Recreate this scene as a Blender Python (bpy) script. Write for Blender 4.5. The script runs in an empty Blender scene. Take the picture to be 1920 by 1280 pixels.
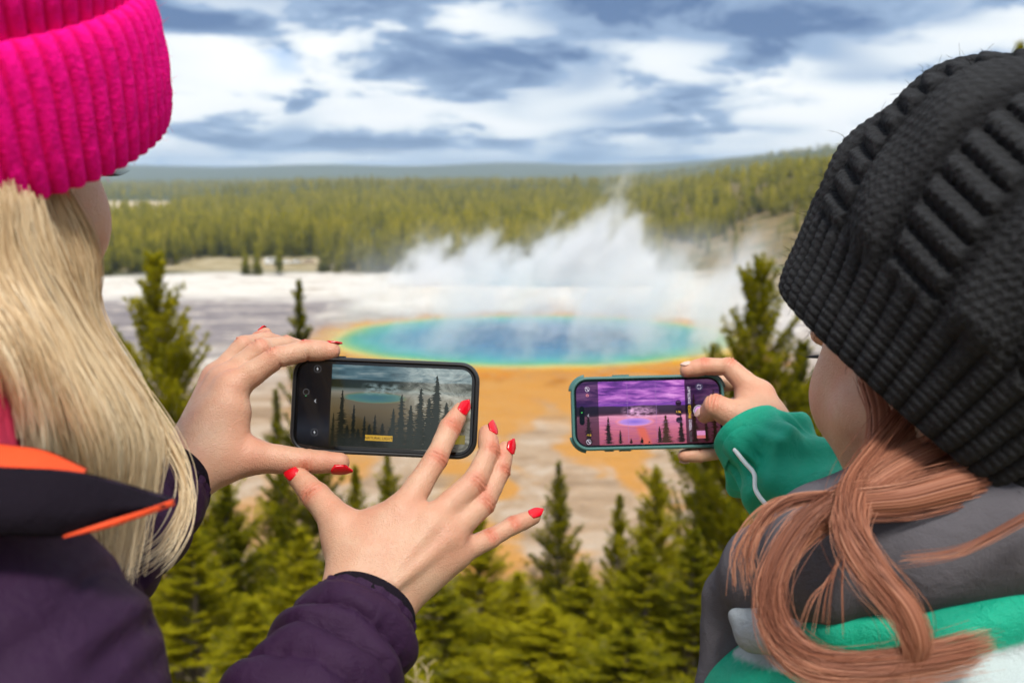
import bpy, bmesh, math, random
import numpy as np
from mathutils import Vector, Matrix
random.seed(7)
RNG = np.random.default_rng(11)
R = math.radians
SC = bpy.context.scene
COL = SC.collection

# ---------------------------------------------------------------- camera
CAM_H = 38.0                      # eye height above the hot spring basin
PITCH = R(9.28)
FPX = 1867.0                      # 35 mm lens on a 36 mm sensor, in pixels of a 1920 px wide frame
cam_d = bpy.data.cameras.new('camera')
cam = bpy.data.objects.new('camera', cam_d); COL.objects.link(cam)
cam.location = (0, 0, CAM_H)
cam.rotation_euler = (math.pi/2 - PITCH, 0, 0)
cam_d.lens = 35.0; cam_d.sensor_width = 36.0
cam_d.clip_start = 0.02; cam_d.clip_end = 60000
cam_d.dof.use_dof = True
cam_d.dof.focus_distance = 0.84
cam_d.dof.aperture_fstop = 7.2
SC.camera = cam

# ---------------------------------------------------------------- light
SUN_EL, SUN_AZ = R(57), R(166)    # azimuth clockwise from +Y; the sun stands behind the viewer
world = bpy.data.worlds.new('World'); SC.world = world; world.use_nodes = True
SUN_STRENGTH, SKY_STRENGTH = 3.4, 0.1
sun_d = bpy.data.lights.new('sun', 'SUN'); sun_d.energy = SUN_STRENGTH; sun_d.angle = R(12); sun_d.color = (1.0, 0.95, 0.86)
sun = bpy.data.objects.new('sun', sun_d); COL.objects.link(sun)
sd = Vector((math.sin(SUN_AZ)*math.cos(SUN_EL), math.cos(SUN_AZ)*math.cos(SUN_EL), math.sin(SUN_EL)))
sun.rotation_euler = sd.to_track_quat('Z', 'Y').to_euler()
sun.location = (0, 0, 80)
SC.view_settings.view_transform = 'Standard'; SC.view_settings.look = 'None'
SC.view_settings.gamma = 1.0; SC.view_settings.use_curve_mapping = False
SC.view_settings.exposure = 0.32
SC.render.engine = 'CYCLES'
cy = SC.cycles
cy.use_denoising = True
try: cy.denoiser = 'OPENIMAGEDENOISE'
except Exception: pass
cy.max_bounces = 5; cy.diffuse_bounces = 2; cy.glossy_bounces = 2; cy.transmission_bounces = 4
cy.transparent_max_bounces = 6; cy.volume_bounces = 3
cy.use_adaptive_sampling = True; cy.adaptive_threshold = 0.04
cy.caustics_reflective = False; cy.caustics_refractive = False

# ---------------------------------------------------------------- node helpers
class NT:
    """small node-tree writer"""
    def __init__(s, tree): s.t = tree; s.n = tree.nodes; s.l = tree.links
    def new(s, typ, **kw):
        n = s.n.new(typ)
        for k, v in kw.items(): setattr(n, k, v)
        return n
    def val(s, sock, v):
        if isinstance(v, bpy.types.NodeSocket): s.l.new(v, sock)
        elif v is not None:
            if hasattr(sock, 'default_value'):
                try: sock.default_value = v
                except Exception:
                    sock.default_value = (*v, 1.0)
    def math(s, op, a, b=None, c=None, clamp=False):
        n = s.new('ShaderNodeMath', operation=op); n.use_clamp = clamp
        s.val(n.inputs[0], a); s.val(n.inputs[1], b)
        if c is not None: s.val(n.inputs[2], c)
        return n.outputs[0]
    def vmath(s, op, a, b=None):
        n = s.new('ShaderNodeVectorMath', operation=op); s.val(n.inputs[0], a)
        if b is not None:
            if op == 'SCALE': s.val(n.inputs['Scale'], b)
            else: s.val(n.inputs[1], b)
        return n.outputs['Value'] if op in ('LENGTH', 'DOT_PRODUCT', 'DISTANCE') else n.outputs['Vector']
    def sep(s, v): n = s.new('ShaderNodeSeparateXYZ'); s.val(n.inputs[0], v); return n.outputs
    def comb(s, x, y, z):
        n = s.new('ShaderNodeCombineXYZ'); s.val(n.inputs[0], x); s.val(n.inputs[1], y); s.val(n.inputs[2], z); return n.outputs[0]
    def noise(s, vec, scale=5, detail=3, rough=.5, dist=0, out='Fac', dims='3D'):
        n = s.new('ShaderNodeTexNoise', noise_dimensions=dims)
        s.val(n.inputs['Vector'], vec); s.val(n.inputs['Scale'], scale); s.val(n.inputs['Detail'], detail)
        s.val(n.inputs['Roughness'], rough); s.val(n.inputs['Distortion'], dist)
        return n.outputs[out]
    def voronoi(s, vec, scale=5, feature='F1', out='Distance'):
        n = s.new('ShaderNodeTexVoronoi', feature=feature); s.val(n.inputs['Vector'], vec); s.val(n.inputs['Scale'], scale)
        return n.outputs[out]
    def wave(s, vec, scale, dist=0, detail=2, dscale=1, direction='X'):
        n = s.new('ShaderNodeTexWave', bands_direction=direction); s.val(n.inputs['Vector'], vec); s.val(n.inputs['Scale'], scale)
        s.val(n.inputs['Distortion'], dist); s.val(n.inputs['Detail'], detail); s.val(n.inputs['Detail Scale'], dscale)
        return n.outputs['Fac']
    def ramp(s, fac, stops, interp='LINEAR'):
        n = s.new('ShaderNodeValToRGB'); n.color_ramp.interpolation = interp
        e = n.color_ramp.elements
        while len(e) < len(stops): e.new(0.5)
        for i, (p, c) in enumerate(stops):
            e[i].position = p; e[i].color = (*c, 1) if not isinstance(c, (int, float)) else (c, c, c, 1)
        s.val(n.inputs[0], fac); return n.outputs[0]
    def mix(s, fac, a, b, blend='MIX'):
        n = s.new('ShaderNodeMix', data_type='RGBA', blend_type=blend); n.clamp_factor = True
        s.val(n.inputs[0], fac); s.val(n.inputs[6], a if isinstance(a, bpy.types.NodeSocket) else (*a, 1)); s.val(n.inputs[7], b if isinstance(b, bpy.types.NodeSocket) else (*b, 1))
        return n.outputs[2]
    def maprange(s, v, a, b, c=0, d=1, smooth=False):
        n = s.new('ShaderNodeMapRange'); n.interpolation_type = 'SMOOTHSTEP' if smooth else 'LINEAR'
        for i, q in enumerate((v, a, b, c, d)): s.val(n.inputs[i], q)
        return n.outputs[0]
    def bump(s, h, strength=.3, dist=.01, normal=None):
        n = s.new('ShaderNodeBump'); s.val(n.inputs['Height'], h); s.val(n.inputs['Strength'], strength); s.val(n.inputs['Distance'], dist)
        if normal is not None: s.val(n.inputs['Normal'], normal)
        return n.outputs[0]
    def attr(s, name, out='Fac'):
        n = s.new('ShaderNodeAttribute', attribute_name=name); return n.outputs[out]
    def coord(s, out='Object'): return s.new('ShaderNodeTexCoord').outputs[out]

def new_mat(name):
    m = bpy.data.materials.new(name); m.use_nodes = True
    t = NT(m.node_tree)
    bsdf = m.node_tree.nodes['Principled BSDF']
    return m, t, bsdf
def simple(name, col, rough=.6, metal=0, spec=.5, emit=None, estr=1.0):
    m, t, b = new_mat(name)
    b.inputs['Base Color'].default_value = (*col, 1); b.inputs['Roughness'].default_value = rough
    b.inputs['Metallic'].default_value = metal; b.inputs['Specular IOR Level'].default_value = spec
    if emit is not None:
        b.inputs['Emission Color'].default_value = (*emit, 1); b.inputs['Emission Strength'].default_value = estr
    return m

# ---------------------------------------------------------------- world: sky with broken cloud deck
t = NT(world.node_tree)
for n in list(t.n): t.n.remove(n)
sky = t.new('ShaderNodeTexSky', sky_type='NISHITA'); sky.sun_disc = False
sky.sun_elevation = SUN_EL; sky.sun_rotation = SUN_AZ; sky.altitude = 2200; sky.dust_density = 0.6
gen = t.coord('Generated')
dx, dy, dz = t.sep(gen)
up = t.math('MAXIMUM', dz, 0.0)
inv = t.math('DIVIDE', 1.0, t.math('ADD', up, 0.20))
pl = t.comb(t.math('MULTIPLY', dx, inv), t.math('MULTIPLY', dy, inv), 3.7)
warp = t.noise(pl, 1.6, 1, .55, 0, 'Color')
pl2 = t.vmath('ADD', pl, t.vmath('SCALE', t.vmath('SUBTRACT', warp, (.5, .5, .5)), .40))
pl3 = t.vmath('ADD', pl2, (17.3, -0.28, 0.0))
n2 = t.noise(pl3, 1.05, 2, .5)
n3 = t.noise(t.vmath('ADD', pl2, (41.0, 7.0, 2.0)), 2.1, 6, .54)
# cover: how much cloud; shade: thick grey bases against thin bright tops
cover = t.maprange(n2, 0.26, 0.36, 0, 1, True)
shade = t.maprange(n3, 0.46, 0.66, 0, 1, True)
shade2 = t.maprange(n2, 0.40, 0.66, 0, 1, True)
sh = t.math('MULTIPLY', t.math('ADD', t.math('MULTIPLY', shade, .75), t.math('MULTIPLY', shade2, .55)), 1.0, clamp=True)
ccol = t.ramp(sh, [(0.0, (9.0, 9.1, 9.1)), (0.26, (6.9, 7.5, 8.0)), (0.50, (2.9, 4.0, 5.7)), (1.0, (0.95, 1.7, 3.3))])
blue = t.vmath('MULTIPLY', sky.outputs[0], (0.62, 0.86, 1.15))
body = t.mix(cover, blue, ccol)
# distant cloud bank low over the horizon
lowf = t.maprange(dz, 0.0, 0.042, 1, 0, True)
streak = t.noise(t.comb(t.math('MULTIPLY', dx, 2.2), 0.0, t.math('MULTIPLY', dz, 42.0)), 2.0, 2, .55)
lowc = t.ramp(streak, [(.36, (1.0, 2.2, 4.4)), (.49, (2.4, 4.0, 6.6)), (.60, (8.0, 8.5, 8.8))])
body = t.mix(t.math('MULTIPLY', lowf, .85), body, lowc)
bg = t.new('ShaderNodeBackground'); t.val(bg.inputs[0], body); bg.inputs[1].default_value = SKY_STRENGTH
out = t.new('ShaderNodeOutputWorld'); t.l.new(bg.outputs[0], out.inputs[0])

# ---------------------------------------------------------------- geometry helpers
CF = Vector((0, math.cos(PITCH), -math.sin(PITCH)))     # view direction
CU = Vector((0, math.sin(PITCH), math.cos(PITCH)))      # view up
CR = Vector((1, 0, 0))
CAM = Vector((0, 0, CAM_H))
def P(px, py, d):
    """a point seen at photo pixel (px, py), d metres along the view axis"""
    return CAM + CR*((px-960)/FPX*d) + CU*(-(py-640)/FPX*d) + CF*d
def PV(px, py, d): return np.array(P(px, py, d))
def D(x, y, z):
    """direction given as right / up / away from the viewer"""
    return (CR*x + CU*y + CF*z).normalized()
def V3(a): return np.array(a, dtype=float)

def mesh_obj(name, verts, faces, mat=None, parent=None, smooth=True, attrs=None):
    me = bpy.data.meshes.new(name)
    v = np.asarray(verts, dtype=float)
    o = bpy.data.objects.new(name, me)
    if parent is not None:
        o.parent = parent
        off = Vector((0, 0, 0)); q = parent
        while q is not None: off += q.location; q = q.parent
        v = v - np.array(off)
    if isinstance(faces, np.ndarray):
        nv = len(v); k = faces.shape[1]
        me.vertices.add(nv); me.vertices.foreach_set('co', v.astype(np.float32).ravel())
        me.loops.add(faces.size); me.loops.foreach_set('vertex_index', faces.astype(np.int32).ravel())
        me.polygons.add(len(faces)); me.polygons.foreach_set('loop_start', np.arange(0, faces.size, k, dtype=np.int32))
        me.update(calc_edges=True); me.validate()
    else:
        me.from_pydata([tuple(a) for a in v], [], [tuple(f) for f in faces]); me.update()
    if smooth: me.polygons.foreach_set('use_smooth', np.ones(len(me.polygons), dtype=bool))
    if attrs:
        for k, a in attrs.items():
            at = me.attributes.new(k, 'FLOAT', 'POINT'); at.data.foreach_set('value', np.asarray(a, dtype=np.float32))
    if mat is not None: me.materials.append(mat)
    COL.objects.link(o)
    return o
def empty(name, loc, label=None, cat=None, group=None):
    o = bpy.data.objects.new(name, None); COL.objects.link(o); o.location = loc; o.empty_display_size = .1
    tag(o, label, cat, group); return o
def tag(o, label=None, cat=None, group=None, kind=None):
    if label: o['label'] = label
    if cat: o['category'] = cat
    if group: o['group'] = group
    if kind: o['kind'] = kind
    return o

class MB:
    """collects verts/faces of several shapes into one mesh"""
    def __init__(s): s.v = []; s.f = []; s.n = 0
    def add(s, v, f):
        v = np.asarray(v, dtype=float); s.v.append(v); s.f += [tuple(int(i)+s.n for i in q) for q in f]; s.n += len(v)
    def box(s, c, sx, sy, sz, rot=None):
        c = np.array(c, dtype=float)
        q = np.array([[x, y, z] for x in (-.5, .5) for y in (-.5, .5) for z in (-.5, .5)])*np.array([sx, sy, sz])
        if rot is not None: q = q @ np.array(rot).T
        s.add(q+c, [(0,1,3,2),(4,6,7,5),(0,4,5,1),(2,3,7,6),(0,2,6,4),(1,5,7,3)])
    def tube(s, pts, rad, seg=8, cap=True):
        v, f = tube_geo(pts, rad, seg, cap); s.add(v, f)
    def build(s, name, mat, parent=None, smooth=True):
        return mesh_obj(name, np.concatenate(s.v), s.f, mat, parent, smooth)

def frames(pts):
    pts = np.asarray(pts, dtype=float); n = len(pts)
    T = np.gradient(pts, axis=0); T /= np.linalg.norm(T, axis=1)[:, None]+1e-12
    N = np.zeros_like(T); ref = np.array([0, 0, 1.0])
    if abs(T[0] @ ref) > .9: ref = np.array([1.0, 0, 0])
    v = ref - T[0]*(T[0]@ref); N[0] = v/np.linalg.norm(v)
    for i in range(1, n):
        v = N[i-1] - T[i]*(T[i]@N[i-1]); N[i] = v/(np.linalg.norm(v)+1e-12)
    return T, N, np.cross(T, N)
def tube_geo(pts, rad, seg=8, cap=True):
    pts = np.asarray(pts, dtype=float); T, N, B = frames(pts); n = len(pts)
    rad = np.broadcast_to(np.asarray(rad, dtype=float), (n,))
    a = np.linspace(0, 2*np.pi, seg, endpoint=False)
    ring = pts[:, None, :] + rad[:, None, None]*(np.cos(a)[None, :, None]*N[:, None, :] + np.sin(a)[None, :, None]*B[:, None, :])
    v = ring.reshape(-1, 3); f = []
    for i in range(n-1):
        for j in range(seg):
            k = (j+1) % seg
            f.append((i*seg+j, i*seg+k, (i+1)*seg+k, (i+1)*seg+j))
    if cap:
        f.append(tuple(range(seg))[::-1]); f.append(tuple((n-1)*seg+j for j in range(seg)))
    return v, f
def spline(pts, n):
    """Catmull-Rom through pts, n samples (any dimension)"""
    p = np.asarray(pts, dtype=float)
    q = np.vstack([2*p[0]-p[1], p, 2*p[-1]-p[-2]])
    u = np.linspace(0, len(p)-1-1e-9, n); i = u.astype(int); w = (u-i)[:, None]
    a, b, c, d = q[i], q[i+1], q[i+2], q[i+3]
    return .5*((2*b)+(-a+c)*w+(2*a-5*b+4*c-d)*w**2+(-a+3*b-3*c+d)*w**3)

# ---------------------------------------------------------------- signed-distance modelling: smooth bodies as one skin
class SDF:
    def __init__(s, lo, hi, h):
        s.lo = np.array(lo, dtype=float); s.h = h
        s.shape = tuple(int(math.ceil((b-a)/h))+1 for a, b in zip(lo, hi))
        s.F = np.full(s.shape, 1.0, dtype=np.float32)
    def _sub(s, lo, hi):
        a = np.clip(np.floor((np.array(lo)-s.lo)/s.h).astype(int), 0, np.array(s.shape))
        b = np.clip(np.ceil((np.array(hi)-s.lo)/s.h).astype(int)+1, 0, np.array(s.shape))
        if np.any(b <= a): return None, None
        sl = tuple(slice(i, j) for i, j in zip(a, b))
        ax = [(s.lo[k] + s.h*np.arange(a[k], b[k])).astype(np.float32) for k in range(3)]
        X, Y, Z = ax[0][:, None, None], ax[1][None, :, None], ax[2][None, None, :]
        return sl, (X, Y, Z)
    def _join(s, sl, d, k, sub=False):
        f = s.F[sl]
        if sub:
            d = -d
            if k > 0:
                hh = np.clip(.5-.5*(f-d)/k, 0, 1); s.F[sl] = f+(d-f)*hh + k*hh*(1-hh)
            else: s.F[sl] = np.maximum(f, d)
        else:
            if k > 0:
                hh = np.clip(.5+.5*(f-d)/k, 0, 1); s.F[sl] = f+(d-f)*hh - k*hh*(1-hh)
            else: s.F[sl] = np.minimum(f, d)
    def cone(s, a, b, ra, rb, k=.004, sub=False):
        a = np.array(a, dtype=float); b = np.array(b, dtype=float); m = max(ra, rb)+k*1.5+3*s.h
        sl, g = s._sub(np.minimum(a, b)-m, np.maximum(a, b)+m)
        if sl is None: return
        X, Y, Z = g; d = b-a; L = d@d+1e-12
        tt = np.clip(((X-a[0])*d[0]+(Y-a[1])*d[1]+(Z-a[2])*d[2])/L, 0, 1)
        dist = np.sqrt((X-a[0]-tt*d[0])**2+(Y-a[1]-tt*d[1])**2+(Z-a[2]-tt*d[2])**2) - (ra+(rb-ra)*tt)
        s._join(sl, dist.astype(np.float32), k, sub)
    def ball(s, c, r, k=.004, sub=False): s.cone(c, np.array(c)+1e-6, r, r, k, sub)
    def ell(s, c, rad, rot=None, k=.004, sub=False):
        """rot: 3x3, columns are the ellipsoid's axes"""
        c = np.array(c, dtype=float); rad = np.array(rad, dtype=float); rot = np.eye(3) if rot is None else np.array(rot)
        m = max(rad)+k*1.5+3*s.h
        sl, g = s._sub(c-m, c+m)
        if sl is None: return
        X, Y, Z = g; q = []
        for i in range(3):
            u = rot[:, i]; q.append((X-c[0])*u[0]+(Y-c[1])*u[1]+(Z-c[2])*u[2])
        k0 = np.sqrt(sum((q[i]/rad[i])**2 for i in range(3))); k1 = np.sqrt(sum((q[i]/rad[i]**2)**2 for i in range(3)))+1e-9
        s._join(sl, (k0*(k0-1)/k1).astype(np.float32), k, sub)
    def chain(s, pts, rads, k=.004):
        for i in range(len(pts)-1): s.cone(pts[i], pts[i+1], rads[i], rads[i+1], k)
    def mesh(s, iso=0.0):
        F = s.F-iso; ins = F < 0; nx, ny, nz = F.shape
        c = [(i, j, k) for i in (0, 1) for j in (0, 1) for k in (0, 1)]
        cnt = sum(ins[i:nx-1+i, j:ny-1+j, k:nz-1+k].astype(np.int8) for i, j, k in c)
        act = (cnt > 0) & (cnt < 8)
        idx = np.argwhere(act); num = -np.ones(act.shape, dtype=np.int64); num[act] = np.arange(len(idx))
        val = {q: F[idx[:, 0]+q[0], idx[:, 1]+q[1], idx[:, 2]+q[2]] for q in c}
        acc = np.zeros((len(idx), 3)); w = np.zeros(len(idx))
        for ax in range(3):
            for q in c:
                if q[ax] == 0:
                    r = list(q); r[ax] = 1; r = tuple(r)
                    fa, fb = val[q], val[r]; cr = (fa < 0) != (fb < 0)
                    tt = np.where(cr, fa/(fa-fb+1e-20), 0)
                    for m in range(3):
                        acc[:, m] += np.where(cr, (tt if m == ax else q[m]), 0)
                    w += cr
        v = s.lo + s.h*(idx + acc/w[:, None])
        faces = []
        for ax in range(3):
            o1, o2 = [a for a in range(3) if a != ax]
            sl0 = [slice(None)]*3; sl1 = [slice(None)]*3
            sl0[ax] = slice(0, -1); sl1[ax] = slice(1, None)
            for o in (o1, o2): sl0[o] = slice(1, -1); sl1[o] = slice(1, -1)
            A, B = ins[tuple(sl0)], ins[tuple(sl1)]
            e = np.argwhere(A != B); inside = A[tuple(e.T)]
            e = e.copy(); e[:, o1] += 1; e[:, o2] += 1
            def cell(d1, d2):
                q = e.copy(); q[:, o1] -= d1; q[:, o2] -= d2; return num[q[:, 0], q[:, 1], q[:, 2]]
            quad = np.stack([cell(1, 1), cell(0, 1), cell(0, 0), cell(1, 0)], 1)
            flip = inside if ax != 1 else ~inside
            quad[~flip] = quad[~flip][:, ::-1]
            faces.append(quad)
        return v, np.concatenate(faces)
def smooth_mesh(v, f, it=2, lam=.5):
    n = len(v); e = np.concatenate([f[:, [0, 1]], f[:, [1, 2]], f[:, [2, 3]], f[:, [3, 0]]])
    e = np.concatenate([e, e[:, ::-1]])
    cnt = np.bincount(e[:, 0], minlength=n)[:, None]
    for _ in range(it):
        s = np.stack([np.bincount(e[:, 0], weights=v[e[:, 1], k], minlength=n) for k in range(3)], 1)
        v = v + lam*(s/np.maximum(cnt, 1)-v)
    return v
def vnormals(v, f):
    n = np.cross(v[f[:, 2]]-v[f[:, 0]], v[f[:, 3]]-v[f[:, 1]])
    o = np.zeros_like(v)
    for k in range(4):
        for m in range(3): o[:, m] += np.bincount(f[:, k], weights=n[:, m], minlength=len(v))
    return o/(np.linalg.norm(o, axis=1)[:, None]+1e-12)
def hashn(v, scale, seed=0):
    """cheap smooth 3-D noise in -1..1 for mesh displacement"""
    r = np.random.default_rng(seed); out = np.zeros(len(v))
    for _ in range(7):
        d = r.normal(size=3); d /= np.linalg.norm(d)
        out += np.sin(v @ (d*scale*r.uniform(.6, 1.6)) + r.uniform(0, 6.28))
    return out/7*1.6
def patch(name, fn, nu, nv, mat, parent=None, closed_u=False, attrs=None):
    """grid surface from fn(U, V) -> xyz, u and v in 0..1"""
    u = np.linspace(0, 1, nu, endpoint=not closed_u); w = np.linspace(0, 1, nv)
    U, W = np.meshgrid(u, w, indexing='ij')
    X = fn(U.ravel(), W.ravel())
    at = None
    if isinstance(X, tuple): X, at = X
    i = np.arange(nu if closed_u else nu-1)[:, None]; j = np.arange(nv-1)[None, :]
    i2 = (i+1) % nu
    f = np.stack([(i*nv+j).ravel(), (i2*nv+j).ravel(), (i2*nv+j+1).ravel(), (i*nv+j+1).ravel()], 1)
    return mesh_obj(name, X, f, mat, parent, True, at)
# ================================================================ terrain
def sstep(a, b, x):
    t_ = np.clip((x-a)/(b-a), 0, 1); return t_*t_*(3-2*t_)
def fnoise(x, y, s, seed):
    r = np.random.default_rng(seed); o = np.zeros_like(x)
    for i in range(6):
        a = r.uniform(0, 6.28); k = r.uniform(.6, 1.7)/s
        o += np.sin((x*math.cos(a)+y*math.sin(a))*k*6.28+r.uniform(0, 6.28))
    return o/6
GROUND_Z = CAM_H-1.66
def terrain(x, y):
    x = np.asarray(x, dtype=float); y = np.asarray(y, dtype=float)
    d = np.hypot(x, y)
    # overlook hill that falls to the basin
    q = np.clip((y-1.6+.012*np.abs(x))/96, 0, 1)
    z = GROUND_Z*(1-q)**1.38
    z = z*np.where(x > 0, 1.0, 1.0) + np.where(y < 0, -y*.12, 0)
    z = z + .5*fnoise(x, y, 17, 2)*sstep(4, 15, y)*(1-sstep(60, 96, y))
    # tan hillside on the right
    m = sstep(270, 430, y)*(1-sstep(900, 1500, y))
    u = x-70-.02*(y-450)+10*fnoise(x, y, 120, 5)
    z = z + m*(35*sstep(0, 150, u)+np.clip(u-90, 0, 500)*.07)
    # low wooded swell in the middle distance, long ridge on the right, blue mountains
    az = x/np.maximum(y, 1)
    z = z + np.where(y > 0, 1, 0)*(
        sstep(900, 1900, d)*(1-sstep(2400, 3400, d))*(20*sstep(-.33, -.18, az)+6*fnoise(x, y, 900, 8)) +
        sstep(2300, 3900, d)*(14+150*sstep(.06, .40, az)+14*fnoise(x, y, 1400, 12)+10*sstep(-.25, 0, az)) +
        sstep(6500, 9500, d)*(135+75*np.clip(fnoise(az*10, az*0+1, 2.6, 21), -.3, 1)+30*sstep(-.2, -.4, az)))
    return z
ang = np.concatenate([np.arange(-48, 48.01, .36), np.arange(51, 310, 3.0)])*math.pi/180
rad = np.concatenate([[.3], np.geomspace(.8, 90, 46), np.geomspace(94, 14000, 170)])
A, RR = np.meshgrid(ang, rad, indexing='ij')
gx, gy = RR*np.sin(A), RR*np.cos(A)
gz = terrain(gx, gy)
na, nr = A.shape
i = np.arange(na)[:, None]; j = np.arange(nr-1)[None, :]; i2 = (i+1) % na
gf = np.stack([(i*nr+j).ravel(), (i*nr+j+1).ravel(), (i2*nr+j+1).ravel(), (i2*nr+j).ravel()], 1)
gv = np.stack([gx.ravel(), gy.ravel(), gz.ravel()], 1)
gv = np.vstack([gv, [[0, 0, GROUND_Z]]]); c0 = len(gv)-1
gl = [tuple(r) for r in gf.tolist()]+[(c0, a*nr, ((a+1) % na)*nr) for a in range(na)]

POOL_C, POOL_R = (5.0, 239.0), (50.0, 40.0)
m, t, b = new_mat('sinter flats, bacterial mats and dry slopes')
pos = t.coord('Object'); x_, y_, z_ = t.sep(pos)
wn = t.noise(pos, .035, 2, .6, 0, 'Color'); wn = t.vmath('SCALE', t.vmath('SUBTRACT', wn, (.5, .5, .5)), 2.0)
wx, wy, wz = t.sep(wn)
ex = t.math('DIVIDE', t.math('SUBTRACT', x_, POOL_C[0]), POOL_R[0])
ey = t.math('DIVIDE', t.math('SUBTRACT', y_, POOL_C[1]), POOL_R[1])
ey2 = t.math('MULTIPLY', ey, t.math('SUBTRACT', 1.0, t.math('MULTIPLY', t.math('LESS_THAN', ey, 0.0), .46)))   # mats spread wider on the near side
rr = t.math('SQRT', t.math('ADD', t.math('MULTIPLY', ex, ex), t.math('MULTIPLY', ey2, ey2)))
rw = t.math('ADD', rr, t.math('MULTIPLY', wx, .30))
# pale flats: white crust, grey and tan flow bands stretched across the slope
band = t.noise(t.vmath('MULTIPLY', t.vmath('ADD', pos, t.vmath('SCALE', wn, 9.0)), (.011, .050, 1)), 1.0, 3, .62)
band2 = t.noise(t.vmath('MULTIPLY', t.vmath('ADD', pos, t.vmath('SCALE', wn, 5.0)), (.05, .16, 1)), 1.0, 4, .65)
flat = t.ramp(band, [(.30, (.20, .17, .16)), (.42, (.31, .27, .24)), (.52, (.43, .37, .32)), (.66, (.60, .55, .49))])
flat = t.mix(t.maprange(band2, .42, .68, 0, .55), flat, (.30, .27, .27))
white = t.ramp(band2, [(.30, (.36, .29, .23)), (.42, (.56, .51, .45)), (.6, (.66, .62, .57))])
fw = t.math('MULTIPLY', t.maprange(t.math('ADD', y_, t.math('MULTIPLY', wy, 60)), 262, 318, 0, 1, True), 1.0)
base = t.mix(fw, flat, white)
near = t.maprange(t.math('ADD', y_, t.math('MULTIPLY', wy, 25)), 212, 165, 0, 1, True)
tan = t.ramp(band2, [(.32, (.24, .155, .09)), (.48, (.36, .245, .15)), (.62, (.45, .35, .26))])
base = t.mix(t.math('MULTIPLY', near, .92), base, tan)
# orange mats
fine = t.noise(t.vmath('MULTIPLY', pos, (.10, .30, 1)), 1.0, 3, .7)
r0 = t.math('SQRT', t.math('ADD', t.math('MULTIPLY', ex, ex), t.math('MULTIPLY', ey, ey)))
r0 = t.math('ADD', r0, t.math('ADD', t.math('MULTIPLY', wx, .10), t.math('MULTIPLY', t.math('SUBTRACT', fine, .5), .35)))
mat_c = t.ramp(t.math('MULTIPLY', r0, .5), [(.480, (.56, .42, .08)), (.515, (.50, .235, .018)), (.60, (.46, .155, .008)), (.68, (.30, .115, .015)), (.78, (.42, .17, .02)), (.92, (.36, .235, .13))])
fm = t.maprange(t.math('ADD', rw, t.math('MULTIPLY', t.math('SUBTRACT', fine, .5), .7)), 1.24, 1.00, 0, 1, True)
mat_c = t.mix(t.maprange(t.math('ADD', band, t.math('MULTIPLY', t.math('SUBTRACT', band2, .5), .9)), .44, .60, .0, .85), mat_c, t.ramp(band2, [(.35, (.24, .12, .05)), (.6, (.42, .25, .11))]))
col = t.mix(fm, base, mat_c)
# run-off streaks towards the viewer
sx = t.math('ADD', x_, t.math('MULTIPLY', wx, 14.0))
sx = t.math('SUBTRACT', sx, t.math('MULTIPLY', t.math('SUBTRACT', 185.0, y_), .05))
st = t.noise(t.comb(t.math('MULTIPLY', sx, .075), t.math('MULTIPLY', y_, .010), 4.0), 1.0, 2, .6)
stm = t.math('MULTIPLY', t.maprange(t.math('ADD', st, t.math('MULTIPLY', t.math('SUBTRACT', fine, .5), .22)), .485, .585, 0, 1, True), t.math('MULTIPLY', t.maprange(y_, 200, 185, 0, 1), t.maprange(t.math('ABSOLUTE', t.math('SUBTRACT', x_, 12.0)), 70, 20, 0, .95, True)))
col = t.mix(stm, col, t.mix(fine, (.48, .19, .018), (.44, .245, .08)))
# dark grey sheet of wet ground on the left
wet = t.math('MULTIPLY', t.maprange(t.math('ADD', x_, t.math('MULTIPLY', wx, 20.0)), -40, -62, 0, 1, True), t.math('MULTIPLY', t.maprange(y_, 218, 236, 0, 1), t.maprange(y_, 332, 300, 0, 1)))
col = t.mix(t.math('MULTIPLY', wet, .92), col, t.ramp(band2, [(.36, (.15, .13, .14)), (.52, (.23, .20, .205)), (.62, (.46, .40, .35))]))
# dry grass and soil on the slopes, woodland floor beyond
slope_n = t.noise(pos, .09, 4, .6)
dry = t.ramp(slope_n, [(.34, (.075, .080, .016)), (.48, (.17, .125, .05)), (.68, (.27, .195, .10))])
fslope = t.maprange(z_, .9, 3.4, 0, 1, True)
wood_n = slope_n
wood = t.ramp(wood_n, [(.36, (.035, .043, .012)), (.55, (.070, .078, .018)), (.70, (.12, .115, .03))])
fwood = t.maprange(t.math('ADD', y_, t.math('MULTIPLY', wy, 40)), 392, 420, 0, 1, True)
hill = t.math('MULTIPLY', t.maprange(y_, 280, 330, 0, 1), t.maprange(x_, 60, 92, 0, 1, True))
hill = t.math('MULTIPLY', hill, t.maprange(y_, 1300, 800, 0, 1))
gapx = t.math('DIVIDE', x_, t.math('MAXIMUM', y_, 1.0))
clear_ = t.math('MULTIPLY', t.maprange(gapx, -.325, -.345, 0, 1, True), t.math('MULTIPLY', t.maprange(y_, 1080, 1120, 0, 1), t.maprange(y_, 1750, 1650, 0, 1)))
lot = t.math('MULTIPLY', t.math('MULTIPLY', t.maprange(x_, -185, -165, 0, 1), t.maprange(x_, -52, -72, 0, 1)), t.math('MULTIPLY', t.maprange(y_, 405, 424, 0, 1), t.maprange(y_, 500, 478, 0, 1)))
col = t.mix(fslope, col, dry)
col = t.mix(fwood, col, wood)
col = t.mix(hill, col, dry)
col = t.mix(clear_, col, (.62, .50, .36))
col = t.mix(t.math('MULTIPLY', lot, .9), col, t.ramp(slope_n, [(.35, (.26, .20, .09)), (.6, (.46, .38, .25))]))
t.val(b.inputs['Base Color'], col)
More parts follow.
